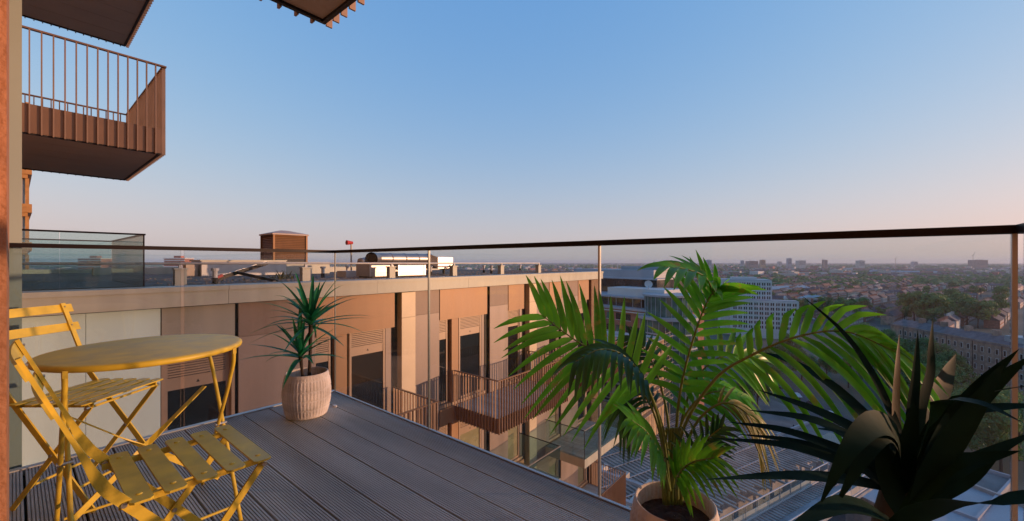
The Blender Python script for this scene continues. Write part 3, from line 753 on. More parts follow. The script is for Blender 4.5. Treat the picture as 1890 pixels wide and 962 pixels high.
# louvred enclosure
t = thing('louvred_plant_housing', 'tall brown louvred plant housing with hipped cap on the roof', 'plant housing', (7.75,19.7,RZ)); O = (7.75,19.7,RZ)
x0, x1, y0, y1, zb, zt = 7.05,8.45,19.0,20.4,1.16,2.20
bp('core', M['black'], t, x0+.05,x1-.05, y0+.05,y1-.05, RZ,zt, O)
for k in range(14):
    z = zb + (zt-zb)*k/14
    MB().add([(x0,y0,z),(x1,y0,z),(x1,y0+.045,z+.066),(x0,y0+.045,z+.066),(x0,y0+.012,z),(x1,y0+.012,z)],[(0,1,2,3),(0,4,5,1)]).build('slat', M['louvre'], t, O)
    MB().add([(x0,y1,z),(x0,y0,z),(x0+.045,y0,z+.066),(x0+.045,y1,z+.066)],[(0,1,2,3)]).build('slat', M['louvre'], t, O)
bp('corner_post', M['louvre'], t, x0-.02,x0+.05, y0-.02,y0+.05, RZ,zt, O); bp('corner_post', M['louvre'], t, x1-.05,x1+.02, y0-.02,y0+.05, RZ,zt, O); bp('corner_post', M['louvre'], t, x0-.02,x0+.05, y1-.05,y1+.02, RZ,zt, O)
e = .06; cx, cy = (x0+x1)/2, (y0+y1)/2
MB().add([(x0-e,y0-e,zt),(x1+e,y0-e,zt),(x1+e,y1+e,zt),(x0-e,y1+e,zt),(x0-e,y0-e,zt+.06),(x1+e,y0-e,zt+.06),(x1+e,y1+e,zt+.06),(x0-e,y1+e,zt+.06),(cx-.15,cy,zt+.24),(cx+.15,cy,zt+.24)],
         [(0,3,2,1),(0,1,5,4),(1,2,6,5),(2,3,7,6),(3,0,4,7),(4,5,9,8),(5,6,9),(6,7,8,9),(7,4,8)]).build('hipped_cap', M['soffit'], t, O)
t = thing('roof_plinth', 'long low cream plant plinth behind the dark strut', 'plinth', (6,18.5,RZ)); O = (6,18.5,RZ)
bp('body', M['white'], t, 4.2,7.0, 17.6,18.95, RZ,1.05, O); bp('body', M['cornice'], t, 7.0,9.0, 18.0,18.95, RZ,1.02, O)
bp('coping', M['cornice'], t, 4.15,7.02, 17.55,18.97, 1.051,1.10, O)
for k in range(6): bp('bracket', M['black'], t, 7.1+k*.28,7.16+k*.28, 17.96,17.999, .93,.97, O)
bp('cabinet', M['white'], t, 7.0,7.9, 12.9,13.5, RZ,.72, (6,18.5,RZ))
t = thing('davit_strut', 'pair of dark steel struts leaning over the roof edge', 'strut', G(440,522,-.5)); O = tuple(t.location)
a, b = W(393,517,10.0), W(492,486,11.2); MB().bar(a, b, .10, .09).build('boom', M['bronze_dark'], t, O)
MB().bar(a.lerp(b,.02)+Vector((0,0,.045)), b+Vector((0,0,.05)), .03, .012).build('boom_edge', M['steel'], t, O)
a2, b2 = W(436,503,10.4), W(512,519,10.6); MB().bar(a2, b2, .08, .07).build('stay', M['bronze_dark'], t, O)
MB().bar(W(400,512,10.0), W(410,508,10.1), .105, .06).build('reflector', M['red'], t, O)
# silver units and ducts
t = thing('air_handling_unit', 'pair of low silver box units glinting in the sun', 'air unit', (8.1,11.9,RZ)); O = (8.1,11.9,RZ)
bp('casing', M['galv'], t, 7.02,7.86, 11.52,12.3, RZ+.05,.965, O); bp('casing', M['galv'], t, 8.06,9.2, 11.52,12.3, RZ+.05,.965, O)
for x in (7.02,7.82,8.06,9.14): bp('edge_rib', M['steel'], t, x-.002,x+.05, 11.50,11.519, RZ+.05,.97, O)
for z in (.72,.75): bp('seam', M['steel'], t, 7.07,9.13, 11.508,11.5195, z,z+.008, O)
bp('skid', M['black'], t, 7.05,9.15, 11.6,12.2, RZ,RZ+.049, O)
t = thing('spiral_duct', 'round silver duct with an open mitred end behind the box units', 'duct', (9.6,13.2,RZ)); O = (9.6,13.2,RZ)
dz = CZ+.13
mb = MB().tube([(8.35,13.2,dz),(10.8,13.2,dz)], .20, 24, caps=False)
mb.build('duct', M['galv'], t, O, True)
MB().tube([(8.0,13.0,dz-.02),(8.2,13.12,dz),(8.36,13.2,dz)], [.24,.215,.2], 20, caps=False).build('duct_mouth', M['galv'], t, O, True)
MB().tube([(8.10,13.06,dz-.01),(8.16,13.10,dz-.005)], .20, 20).build('duct_mouth_shade', M['black'], t, O)  # black disc standing in for the shade inside the open end
for x in (8.9,9.5,10.1,10.6): MB().tube([(x-.02,13.2,dz),(x+.02,13.2,dz)], .212, 24).build('duct_band', M['steel'], t, O, True)
MB().tube([(7.75,13.3,dz-.12),(8.2,13.5,dz-.06),(8.7,13.6,dz-.05)], .13, 16).build('side_duct', M['galv'], t, O, True)
MB().box(10.85,11.65,12.8,13.6,CZ-.26,CZ+.20).build('plenum', M['galv'], t, O)
MB().add([(10.6,13.0,dz-.18),(10.86,12.8,CZ-.26),(10.86,12.8,CZ+.2),(10.6,13.0,dz+.18)],[(0,1,2,3)]).build('transition', M['galv'], t, O)
for x in (8.5,9.6,10.7,11.5): bp('leg', M['black'], t, x-.03,x+.03, 13.15,13.25, RZ,dz-.2, O)
MB().tube(spline([(10.9,12.75,.72),(11.3,12.7,.74),(11.6,12.7,.92)],8), .02, 6).build('cable', M['black'], t, O)
t = thing('signal_mast', 'thin mast with a small red horn on the roof', 'mast', (7.8,14.0,RZ)); O = (7.8,14.0,RZ)
MB().tube([(7.8,14,RZ),(7.8,14,1.74)], .03, 8).build('pole', M['cornice'], t, O); MB().tube([(7.62,14,1.72),(7.85,14,1.72)], [.09,.05], 10).build('horn', M['red'], t, O)
bp('base_plate', M['black'], t, 7.65,7.95, 13.85,14.15, RZ,RZ+.03, O)
t = thing('roof_weeds', 'scrubby weeds growing on the roof beside the strut', 'weeds', G(520,516,-.5)); O = tuple(t.location)
for k in range(70):
    a = rg.uniform(0,6.28); q = Vector((rg.gauss(0,.28),rg.gauss(0,.2),0)); d = Vector((math.cos(a)*.5,math.sin(a)*.5,1))
    L = rg.uniform(.1,.5)*math.exp(-q.length*1.6)
    blade(t, q, d, L, .035, .15, M['weed'], seg=3)
for k in range(26):
    a = rg.uniform(0,6.28); q = Vector((rg.uniform(-1.6,-.2),rg.gauss(-.1,.15),0)); d = Vector((math.cos(a)*.6,math.sin(a)*.6,1)); blade(t, q, d, rg.uniform(.05,.12), .03, .2, M['weed'], seg=2)
t = thing('roof_upstand', 'long low cream upstand across the far side of the roof', 'upstand', (5,24,RZ)); O = (5,24,RZ)
bp('kerb', M['cornice'], t, 1.9,8.6, 22.0,22.4, RZ,.80, O); bp('kerb', M['cornice'], t, 9.0,18.2, 20.5,20.9, RZ,.74, O); bp('box', M['soffit'], t, 3.8,4.15, 17.8,18.2, RZ,1.0, O)

# ---------------- sunlit tower sliver far down our side
t = thing('gold_tower', 'sunlit gold-banded tower sliver beyond the roof terrace at far left', 'building', (-4,58,-51)); O = (-4,58,-51)
bp('shaft', M['tower_wall'], t, -9,.62, 56,70, -51,11.4, O)
for k in range(-6,4):
    z = CZ + 1.0 + 3.35*k
    bp('band', M['tower_gold'], t, -9.1,1.02, 55.6,70.1, z,z+.75, O)
    bp('band', M['tower_gold'], t, -9.1,.78, 55.7,70.0, z-.35,z-.001, O)
    bp('window', M['win'], t, -.05,.25, 55.93,55.99, z+.9,z+3.0-.4, O)
    bp('corner_post', M['tower_gold'], t, .63,.86, 55.8,56.2, z+.76,z+3.0, O)
# unseen blocker shaped like a chimney, added to shade part of the low block
SAZ = Vector((math.sin(SUN_AZ), math.cos(SUN_AZ))); SN = Vector((-SAZ.y, SAZ.x))
def sunpos(dist, p): q = SAZ*dist + SN*p; return q
q = sunpos(500, 7.9)
t = thing('shade_blocker', 'unseen chimney-shaped blocker added far off to the right, throwing soft shade on the facade', 'chimney', (q.x,q.y,-51))
MB().lathe([(2.8,0),(1.75,60),(1.6,104),(1.8,104.2),(1.8,106),(1.3,106),(1.3,100)], 24).build('shaft', M['brown'], t, smooth=True)
MB().tube([(0,0,96),(0,0,97)], 1.75, 24).build('band', M['cornice'], t)
# ================================================================== the city below
GZ = -51.0; ZG = GZ - CZ
M['ground'] = mat('city_ground', (.11,.11,.085), .95, var=.35, scale=.012, col2=(.05,.065,.04))
M['asphalt'] = mat('asphalt', (.085,.085,.09), .9, var=.15, scale=.3)
M['paving'] = mat('plaza_paving', (.20,.195,.19), .85, var=.15, scale=.25)
M['brick'] = mat('red_brick', (.38,.16,.11), .85, var=.15, scale=.8, perobj=.1)
M['brick2'] = mat('stock_brick', (.34,.235,.18), .85, var=.2, scale=.6, perobj=.2)
M['slate'] = mat('roof_slate', (.14,.115,.12), .8, var=.2, scale=.5, perobj=.25)
M['tile'] = mat('roof_tile', (.24,.12,.085), .85, var=.2, scale=.5, perobj=.25)
M['render'] = mat('pale_render', (.55,.51,.45), .8, var=.12, scale=.2, perobj=.2)
M['grey_clad'] = mat('grey_cladding', (.40,.40,.43), .5, var=.05, scale=.2)
M['white_conc'] = mat('white_concrete', (.62,.61,.60), .7, var=.05, scale=.1)
M['glaz'] = mat('dark_glazing', (.025,.025,.028), .12, 0, var=.3, scale=.3, spec=.8)
M['glaz_green'] = mat('green_glazing', (.10,.17,.14), .12, 0, var=.3, scale=.3, spec=.8)
M['tin'] = mat('weathered_tin', (.40,.36,.33), .65, .1, var=.16, scale=.35, stretch=(1,1,1))
M['conc'] = mat('grey_concrete', (.36,.36,.37), .85, var=.18, scale=.3)
M['scaf'] = mat('scaffold_tube', (.45,.36,.26), .5, .4)
M['gold_brick'] = mat('buff_brick', (.52,.34,.18), .8, var=.12, scale=.6)
M['bluetin'] = mat('blue_grey_roof', (.28,.35,.40), .5, .1, var=.1, scale=.2)
M['tree'] = leafmat('tree_leaf', (.075,.155,.035), (.15,.25,.06), .25, .7, .22, .22)
M['tree_light'] = leafmat('tree_leaf_light', (.11,.18,.03), (.16,.23,.04), .25, .7, .22, .12)
M['bark'] = mat('bark', (.06,.045,.035), .9)
M['carw'] = mat('car_white', (.6,.6,.6), .3); M['card'] = mat('car_dark', (.05,.06,.09), .3); M['tyre'] = mat('tyre', (.02,.02,.02), .8)
M['cloth'] = mat('dark_clothes', (.03,.035,.05), .9)

n = 64
mb = MB(); mb.add([(0,0,GZ)] + [(26000*math.cos(2*math.pi*i/n), 26000*math.sin(2*math.pi*i/n), GZ) for i in range(n)], [(0,1+i,1+(i+1)%n) for i in range(n)])
tag(mb.build('ground', M['ground']), kind='structure')
def sheet(name, m, pxs, dz):
    pts = [G(x,y,ZG) for x,y in pxs]
    o = MB().add([(p.x,p.y,GZ+dz) for p in pts], [tuple(range(len(pts)))[::-1]]).build(name, m); tag(o, kind='structure'); return o
sheet('plaza', M['paving'], [(1370,745),(1420,735),(1500,770),(1640,840),(1800,960),(1300,1000),(1220,850)], .02)
sheet('road', M['asphalt'], [(1395,702),(1415,690),(1560,765),(1700,860),(1680,880),(1530,790)], .05)
sheet('road', M['asphalt'], [(1440,585),(1440,597),(1600,600),(1700,615),(1860,665),(1890,665),(1890,650),(1720,604),(1600,590)], .05)

def hd(h): return math.radians(-h)          # local x along heading h+90, local y along heading h
def ground_at(px, D): p = W(px,484,D); p.z = GZ; return p

# ---- brick civic building with glass drum
q = W(1196,575,115); q.z = GZ
br = thing('brick_civic_building', 'red brick civic building with glass drum and dark glazed upper floors', 'building', q, hd(12))
bp('wall', M['brick'], br, 0,30, -1,62, 0,38.0)
bp('coping', M['grey_clad'], br, -.6,30.4, -1.6,62.4, 38.0,38.6)
bp('terrace_glazing', M['glaz'], br, 3,29, 4,58, 38.6,41.2)
for k in range(18): bp('mullion', M['grey_clad'], br, 2.9,3.0, 4+3*k,4.15+3*k, 38.6,41.2)
bp('terrace_roof', M['grey_clad'], br, 2,30, 2,60, 41.2,41.7)
bp('penthouse', M['white_conc'], br, 5,16, -2,18, 41.7,44.0)
bp('upper_glazing', M['glaz'], br, 14,34, 6,58, 41.71,46.4)
for k in range(14): bp('mullion', M['black'], br, 13.9,14.0, 6.2+3.9*k,6.4+3.9*k, 44.0,46.4)
bp('roof_slab', M['grey_clad'], br, 13.3,34.5, 5.4,58.6, 46.4,46.8)
bp('parapet', M['grey_clad'], br, 17,34, 9,44, 46.8,49.4)
bp('roof_unit', M['bluetin'], br, 20,30, 8,24, 49.4,50.6); bp('roof_unit', M['glaz'], br, 24,30, 12,16, 49.4,50.9); bp('roof_unit', M['white_conc'], br, 24,30, 10,12, 49.4,50.2)
for y, h_ in ((12,3.0),(17,2.6),(27,2.0)): MB().tube([(22,y,49.4),(22,y,49.4+h_)], .12, 6).build('aerial', M['white_conc'], br)
for r_ in range(5):
    for k in range(17):
        z = 34.9 - 3.55*r_; y = 2.2 + 3.5*k
        if (k+r_) % 5 == 0: continue
        wdo = bp('window', M['glaz'] if (k*7+r_) % 3 else M['glaz_green'], br, -.06,.0, y,y+1.7, z,z+1.9)
        bp('window_surround', M['white_conc'], br, -.12,-.061, y-.15,y+1.85, z-.14,z-.02)
bp('ledge', M['white_conc'], br, -.5,-.001, -.5,61, 37.3,37.6)
drc = (4.5,-3.5)
def drum(name, m, r, z0, z1, n=28):
    return MB().prism([(drc[0]+r*math.cos(2*math.pi*i/n), drc[1]+r*math.sin(2*math.pi*i/n)) for i in range(n)], z0, z1).build(name, m, br)
drum('drum_glazing', M['glaz_green'], 7.6, 0,36.4); drum('drum_ledge', M['grey_clad'], 8.3, 36.4,37.2); drum('drum_glazing', M['glaz_green'], 6.3, 37.2,42.6); drum('drum_roof', M['grey_clad'], 6.9, 42.6,43.1)
for i in range(28):
    a = 2*math.pi*i/28
    if math.cos(a) > .3: continue
    for r, z0, z1 in ((7.64,14,36.4),(6.34,37.2,42.6)):
        MB().tube([(drc[0]+r*math.cos(a),drc[1]+r*math.sin(a),z0),(drc[0]+r*math.cos(a),drc[1]+r*math.sin(a),z1)], .09, 4).build('drum_mullion', M['grey_clad'], br)
for z in (32.6,28.8,25): drum('drum_ring', M['grey_clad'], 7.75, z,z+.35)
q2 = W(1197,545,122)
t = thing('satellite_dish', 'white satellite dish on the brick building roof', 'dish', (q2.x,q2.y,-51+44.0)); t.rotation_euler = (0,0,math.radians(-150))
MB().tube([(0,0,0),(0,0,.9)], .12, 8).build('mount', M['grey_clad'], t)
prof = [(.01,-.42),(.5,-.36),(1.0,-.16),(1.15,-.05)]
o = MB().lathe(prof, 24).build('reflector', M['white_conc'], t, smooth=True); o.location = (0,0,1.5); o.rotation_euler = (math.radians(70),0,math.radians(90))

# ---- white office block
q = ground_at(1330,298)
wb = thing('white_office_block', 'white office block with a grid of paired dark windows behind the palm', 'building', q, math.radians(90-163))
bp('tower', M['white_conc'], wb, 0,32, 0,26, 0,39.0)
bp('front_block', M['white_conc'], wb, 6,46, -8,-.01, 0,25.6)
bp('parapet', M['grey_clad'], wb, .6,31.4, .6,25.4, 39.0,39.5); bp('parapet', M['grey_clad'], wb, 6.5,45.5, -7.5,-.5, 25.6,26.0)
bp('plant_room', M['white_conc'], wb, 8,24, 8,20, 39.5,41)
def pairs(x0, nx, sx, z0, nz, sz, y):
    for i in range(nx):
        for j in range(nz):
            for d in (0, 1.25): bp('window', M['glaz'], wb, x0+i*sx+d,x0+i*sx+d+.75, y-.05,y+.02, z0-j*sz,z0-j*sz+1.9)
pairs(1.6,10,3.05, 35.6,4,3.15, 0); pairs(7.4,12,3.2, 22.3,6,3.15, -8)
for j in range(4): bp('window_band', M['glaz'], wb, -.05,0, 3,23, 35.8-3.15*j,36.4-3.15*j)

# ---- buff building in scaffolding
q = W(1176,640,86); q.z = GZ
sc = thing('scaffolded_building', 'sunlit buff building wrapped in scaffolding below the brick building', 'building', q, 0)
bp('wall', M['gold_brick'], sc, 0,16, 0,22, 0,33.6)
bp('roof', M['conc'], sc, -.4,16.4, -.4,22.4, 33.6,34.0)
for k in range(6):
    for r_ in range(4): bp('window', M['glaz'], sc, 1+2.5*k,2.2+2.5*k, -.05,.0, 30.6-3*r_,32.4-3*r_)
for k in range(8):
    for r_ in range(4): bp('window', M['glaz'], sc, -.05,0, 1+2.6*k,2.2+2.6*k, 30.6-3*r_,32.4-3*r_)
for k in range(9): MB().tube([(-1.2,-1.4+3*k,14),(-1.2,-1.4+3*k,36)], .09, 5).build('scaffold_pole', M['scaf'], sc)
for k in range(7): MB().tube([(-1.0+2.8*k,-1.4,14),(-1.0+2.8*k,-1.4,36)], .09, 5).build('scaffold_pole', M['scaf'], sc)
for r_ in range(8):
    z = 35.4-2.1*r_
    bp('scaffold_boards', M['scaf'], sc, -1.7,-.7, -1.6,23, z-.9,z-.78); bp('scaffold_boards', M['scaf'], sc, -1.2,17, -1.9,-.9, z-.9,z-.78)
    MB().tube([(-1.25,-1.5,z),(-1.25,23,z)], .07, 5).build('scaffold_rail', M['scaf'], sc); MB().tube([(-1.2,-1.45,z),(17,-1.45,z)], .07, 5).build('scaffold_rail', M['scaf'], sc)

# ---- market hall with ribbed roof, fences, flat roofs
mk = thing('market_hall', 'low hall with a large ribbed pinkish metal roof below the balcony', 'hall', (109,5,GZ), hd(20))
RH = 12.0
bp('wall', M['conc'], mk, -60,-.5, .5,30, 0,RH-.4)
bp('roof_sheet', M['tin'], mk, -61,0, 0,31, RH-.4,RH)
for k in range(62):
    x = -60.6 + .99*k; y0 = -1.6 + 1.3*math.sin(k*1.7) - .6*(k%3)
    bp('roof_rib', M['tin'], mk, x,x+.36, y0,31+.4*math.sin(k*2.1), RH+.001,RH+.34)
for k in range(7): bp('purlin', M['conc'], mk, -60.5,-.5, 3.7+4.2*k,3.95+4.2*k, RH+.341,RH+.42)
for j in range(11): bp('column', M['conc'], mk, -58+5.6*j,-57.6+5.6*j, -3.0,-2.6, 0,RH-.5)
def fence(label, y, x0, x1, z):
    t = thing('walkway_fence', label, 'fence', (109,5,GZ), hd(20), 'walkway fences beside the hall')
    n = int((x1-x0)/3.4)
    for k in range(n+1): x = x0+(x1-x0)*k/n; bp('post', M['conc'], t, x-.06,x+.06, y-.06,y+.06, z,z+2.3)
    for k in range(n):
        a, b = x0+(x1-x0)*k/n+.07, x0+(x1-x0)*(k+1)/n-.07
        bp('kick_panel', M['render'], t, a,b, y-.03,y+.03, z+.05,z+1.15); bp('mesh_panel', M['glass_far'], t, a,b, y-.01,y+.01, z+1.2,z+2.2)
    bp('top_rail', M['white_conc'], t, x0,x1, y-.07,y+.07, z+2.301,z+2.42); bp('bottom_rail', M['white_conc'], t, x0,x1, y-.2,y+.2, z-.2,z+.04)
fence('long white railed fence beside the ribbed roof', -5.0, -50,-9, RH-.6)
fence('shorter white railed fence nearest the dracaena leaves', -10.5, -46,-7, RH-.6)
wk = thing('walkway', 'grey walkway with dark slatted edge between two white fences', 'walkway', (109,5,GZ), hd(20))
bp('slab', M['conc'], wk, -52,-6, -10.9,-4.6, RH-1.4,RH-.9)
for k in range(52): bp('sleeper', M['tin'], wk, -51+.85*k,-50.62+.85*k, -7.4,-5.3, RH-.899,RH-.74)
t = thing('podium_roof', 'flat grey roof with low parapet beyond the ribbed roof', 'building', (109,5,GZ), hd(20))
bp('wall', M['conc'], t, 3,30, -22,14, 0,7.6); bp('roof', M['paving'], t, 3.4,29.6, -21.6,13.6, 7.6,7.7)
for a in ((3,3.4,-22,14),(29.6,30,-22,14),(3.4,29.6,13.6,14),(3.4,29.6,-22,-21.6)): bp('parapet', M['grey_clad'], t, *a, 7.601,8.4)
bp('roof_light', M['glaz'], t, 15,24, 1,8, 7.701,7.9); bp('roof_light', M['glaz'], t, 15,24, -14,-5, 7.701,7.9)
t = thing('rooftop_cooler', 'white box cooler unit on the flat grey roof', 'air unit', (109,5,GZ+7.7), hd(20))
bp('casing', M['white_conc'], t, 5,7, -6,-4, .2,2.6); bp('grille', M['glaz'], t, 4.95,4.999, -5.8,-4.2, .6,2.2); bp('feet', M['conc'], t, 5.1,6.9, -5.9,-4.1, 0,.199)
t = thing('slab_roof', 'grey slab roof with raised edge under the dracaena leaves at right', 'building', G(1760,925,-44), hd(35))
t.location.z = GZ
bp('wall', M['conc'], t, -14,10, -9,9, 0,7.6); bp('roof', M['grey_clad'], t, -14.4,10.4, -9.4,9.4, 7.6,7.9)
for a in ((-14,10,8.6,9.2),(9.6,10.2,-9,8.5),(-14,9.5,-9.2,-8.6)): bp('kerb', M['tin'], t, *a, 7.901,8.6)
t = thing('building_site', 'grey construction deck with pale beams and props below the low block', 'building site', G(1195,900,-36), 0); t.location.z = GZ
bp('deck', M['conc'], t, -26,-6, -14,16, 15.4,16)
for k in range(7): bp('beam', M['render'], t, -24,-5, -10+3.6*k,-9.4+3.6*k, 19.4,20.2)
for k in range(4):
    for j in range(6): bp('prop', M['grey_clad'], t, -23+5*k,-22.8+5*k, -9.9+3.6*j,-9.7+3.6*j, 16.001,19.399)
for k in range(4): bp('cross_beam', M['conc'], t, -23.2+5*k,-22.6+5*k, -10,13, 20.201,20.6)
for k in range(14): MB().bar((-25+1.4*k,-13.8,16),(-25+1.4*k,-13.8,17.2), .06,.06).build('rail_post', M['scaf'], t)
bp('rail', M['scaf'], t, -25,-6.5, -13.85,-13.75, 17.2,17.3)

# ---- long Victorian brick range
a, b = W(1868,642,163), W(1672,604,213)
vec = (b-a).xy; Lr = vec.length; hv = math.degrees(math.atan2(vec.x,vec.y))
rg2 = thing('brick_mansion_range', 'long four storey brick range with rows of white windows at right', 'building', (a.x,a.y,GZ), hd(hv))
hE = 18.0
# local y runs along the range, local x to its right as seen walking along it; the side facing us is the one toward the origin
side = 1 if (Matrix.Rotation(hd(hv),3,'Z') @ Vector((1,0,0))).dot(-a) > 0 else -1
bp('wall', M['brick2'], rg2, 0,-side*12, -30,Lr+10, 0,hE)
MB().add([(side*.4,-30,hE),(-side*12.4,-30,hE),(-side*6,-30,hE+3.2),(side*.4,Lr+10,hE),(-side*12.4,Lr+10,hE),(-side*6,Lr+10,hE+3.2)],[(0,1,2),(3,5,4),(0,2,5,3),(1,4,5,2),(0,3,4,1)]).build('roof', M['slate'], rg2)
bp('parapet', M['brick2'], rg2, side*.1,-side*.3, -30,Lr+10, hE,hE+.7)
for k in range(int((Lr+36)/3.0)):
    y = -28+3.0*k
    for r_ in range(4):
        o = bp('window', M['white_conc'], rg2, side*.005,side*.10, y,y+1.15, 2.2+3.9*r_,4.6+3.9*r_)
        bp('pane', M['glaz'], rg2, side*.101,side*.13, y+.14,y+1.01, 2.35+3.9*r_,4.45+3.9*r_)
for k in range(int((Lr+36)/12)):
    y = -25+12*k
    bp('chimney', M['brick2'], rg2, -side*5.2,-side*6.8, y,y+2.4, hE+2.2,hE+5.2)
    bp('downpipe', M['black'], rg2, side*.02,side*.16, y+4.6,y+4.8, 0,hE)
bp('blue_roof', M['bluetin'], rg2, -side*3,-side*11, -24,6, hE+1.5,hE+4.0)

# ---- trees
def tree_mesh(seed, H, R, nl, ls, lm):
    r = random.Random(seed); mb = MB(); tr = MB()
    tr.tube([(0,0,0),(.1,.05,H*.25),(0,.1,H*.55)], [H*.022,H*.016,H*.008], 7)
    lobes = []
    for k in range(13):
        a = r.uniform(0,6.28); rad = R*.62*math.sqrt(r.random()); z = H*r.uniform(.36,.86)
        f = 1-.5*max(0,(z/H-.55)/.45)
        lobes.append((Vector((rad*f*math.cos(a),rad*f*math.sin(a),z)), R*r.uniform(.30,.48)))
        tr.tube([(0,0,H*.22+.15*H*r.random()), lobes[-1][0]], [H*.008,H*.003], 5)
    for c, rr in lobes:
        for k in range(nl//13):
            d = Vector((r.gauss(0,1),r.gauss(0,1),r.gauss(0,1)))
            d.normalize(); d *= rr*(r.random()**.33); d.z *= .8; p = c+d
            nn = (d.normalized()+Vector((r.gauss(0,.5),r.gauss(0,.5),r.gauss(.3,.5)))).normalized()
            u = nn.cross(Vector((r.gauss(0,1),r.gauss(0,1),r.gauss(0,1)))).normalized(); v = nn.cross(u); s = ls*r.uniform(.6,1.3)
            mb.add([p-u*s, p+v*s*.6-u*s*.2, p+u*s, p-v*s*.7+u*s*.1], [(0,1,2,3)])
    return mb.mesh('crown', lm), tr.mesh('trunk', M['bark'])
TM = [tree_mesh(s, 20, 7.5, 1500, .75, M['tree']) for s in (1,2,3)] + [tree_mesh(4, 15, 6, 1100, .7, M['tree_light'])]
TN = [tree_mesh(s, 20, 8, 4200, .42, M['tree']) for s in (5,6)]
rt = random.Random(21)
ORD = ['first','second','third','fourth','fifth','sixth','seventh','eighth','ninth','tenth','eleventh','twelfth','thirteenth']
def clump(what, where, pts, h, group, near=False):
    for k, (px, py) in enumerate(sorted(pts)):
        tree('%s, %s from the left %s' % (what, ORD[k], where), px, py, h, rt.randrange(2 if near else 3), group, near)
def tree(label, px, py, h, v, group, near=False, p=None):
    p = p or G(px,py,ZG); p.z = GZ
    o = thing('broadleaf_tree', label, 'tree', p, rt.uniform(0,6.28), group)
    cm, tm = (TN if near else TM)[v]
    s = h/20.0*rt.uniform(.9,1.1); k = rt.uniform(.9,1.2)
    link('crown', cm, o, scale=(s*k,s*k,s)); link('trunk', tm, o, scale=(s,s,s))
    return o
clump('round green tree', 'in the clump left of the pale bright tree', ((1505,580),(1525,588),(1545,594),(1570,596),(1592,588),(1556,582)), 21, 'tree clump beyond the road')
tree('small pale bright green tree between two dark clumps', 1645,588,15,3,'trees of the city')
clump('tall green tree', 'in the big clump above the brick range', ((1672,590),(1688,598),(1705,602),(1722,604),(1740,600),(1692,584),(1725,584),(1755,572),(1765,580)), 26, 'tree clump above the brick range')
clump('green tree', 'in the clump near the right glass edge', ((1785,600),(1805,606),(1826,604),(1842,594),(1775,588),(1850,566)), 24, 'tree clump near the glass edge')
clump('dark tree', 'beside the white office block', ((1432,590),(1448,586),(1464,592),(1478,586)), 19, 'trees beside the white block')
clump('green street tree', 'in front of the brick range', ((1650,690),(1676,702),(1702,715),(1724,704),(1744,722),(1662,662),(1630,668),(1614,700),(1690,742),(1740,764),(1600,655),(1640,735),(1765,745)), 19, 'trees in front of the brick range', True)
clump('leafy tree', 'low on the right behind the dracaena', ((1772,860),(1812,850),(1752,836),(1848,872),(1800,818),(1840,822),(1780,800),(1856,800),(1880,850)), 16, 'trees low on the right', True)
clump('dark tree', 'below the palm fronds', ((1398,752),(1418,742),(1378,768),(1440,690),(1480,702),(1526,700),(1566,716),(1460,668),(1410,700)), 14, 'trees below the palm', True)

# ---- terraced houses
def terrace(n, wall, roof):
    mb = MB(); L = 6.0*n
    mb.box(-L/2,L/2,-4.2,4.2,0,6.6,0)
    mb.add([(-L/2-.2,-4.7,6.4),(L/2+.2,-4.7,6.4),(L/2+.2,0,9.6),(-L/2-.2,0,9.6),(L/2+.2,4.7,6.4),(-L/2-.2,4.7,6.4)],[(0,1,2,3),(3,2,4,5),(0,3,5),(1,4,2)],1)
    for k in range(n+1):
        x = -L/2+6*k-(.3 if k else -.3); mb.box(x-.35,x+.35,-.9,.9,8.2,10.9,0)
    for k in range(n):
        x = -L/2+6*k
        for z in (1.0,4.0):
            for dx in (1.1,3.6):
                for s in (-1,1): mb.box(x+dx,x+dx+1.3,s*4.2,s*4.26,z,z+1.6,2)
    return mb.mesh('terrace', [M[wall],M[roof],M['white_conc']])
HM = [terrace(5,'brick2','slate'), terrace(6,'brick2','tile'), terrace(4,'render','slate'), terrace(5,'brick','slate'), terrace(6,'brick2','slate')]
HL = ['five brown brick slate-roofed','six brown brick tile-roofed','four pale rendered','five red brick slate-roofed','six brown brick slate-roofed']
rh = random.Random(9); cells = []
ax, ay = Vector((math.sin(math.radians(104)),math.cos(math.radians(104)))), Vector((math.sin(math.radians(14)),math.cos(math.radians(14))))
def screen(p):
    D = p.x*FX+p.y*FY; lat = p.x*RX+p.y*RY
    return (945+lat/D*FPX if D > 1 else -999), D
for i in range(-40,60):
    for j in range(-60,60):
        c = ax*(i*39+rh.uniform(-4,4)) + ay*(j*27+ (8 if j % 2 else 0))
        px, D = screen(c)
        y = 484 - ZG*FPX/max(D,1)
        if D < 300 or D > 1350 or px < 1100 or px > 1900: continue
        if px > 1660 and D < 300: continue
        if px < 1500 and D < 360: continue
        if 1500 < px < 1700 and D < 330: continue
        if rh.random() < .10: continue
        cells.append((D, c))
cells.sort(key=lambda s: s[0])
far_cells = cells[230:]
for D, c in cells[:230]:
    vi = rh.randrange(5)
    o = link('terraced_house_row', HM[vi], None, (c.x,c.y,GZ), (0,0,math.radians(-14)+rh.uniform(-.05,.05)+(math.pi/2 if rh.random() < .1 else 0)), (1,1,rh.uniform(.9,1.2)))
    px = screen(c)[0]
    tag(o, 'row of %s houses, %s, %s' % (HL[vi], 'nearest' if D < 480 else 'middle distance' if D < 700 else 'far off',
        'left of the office block' if px < 1310 else 'above the office block' if px < 1430 else 'above the round tree clump' if px < 1620 else 'above the big tree clump' if px < 1770 else 'near the right glass edge'), 'houses', 'terraced rows across the city')
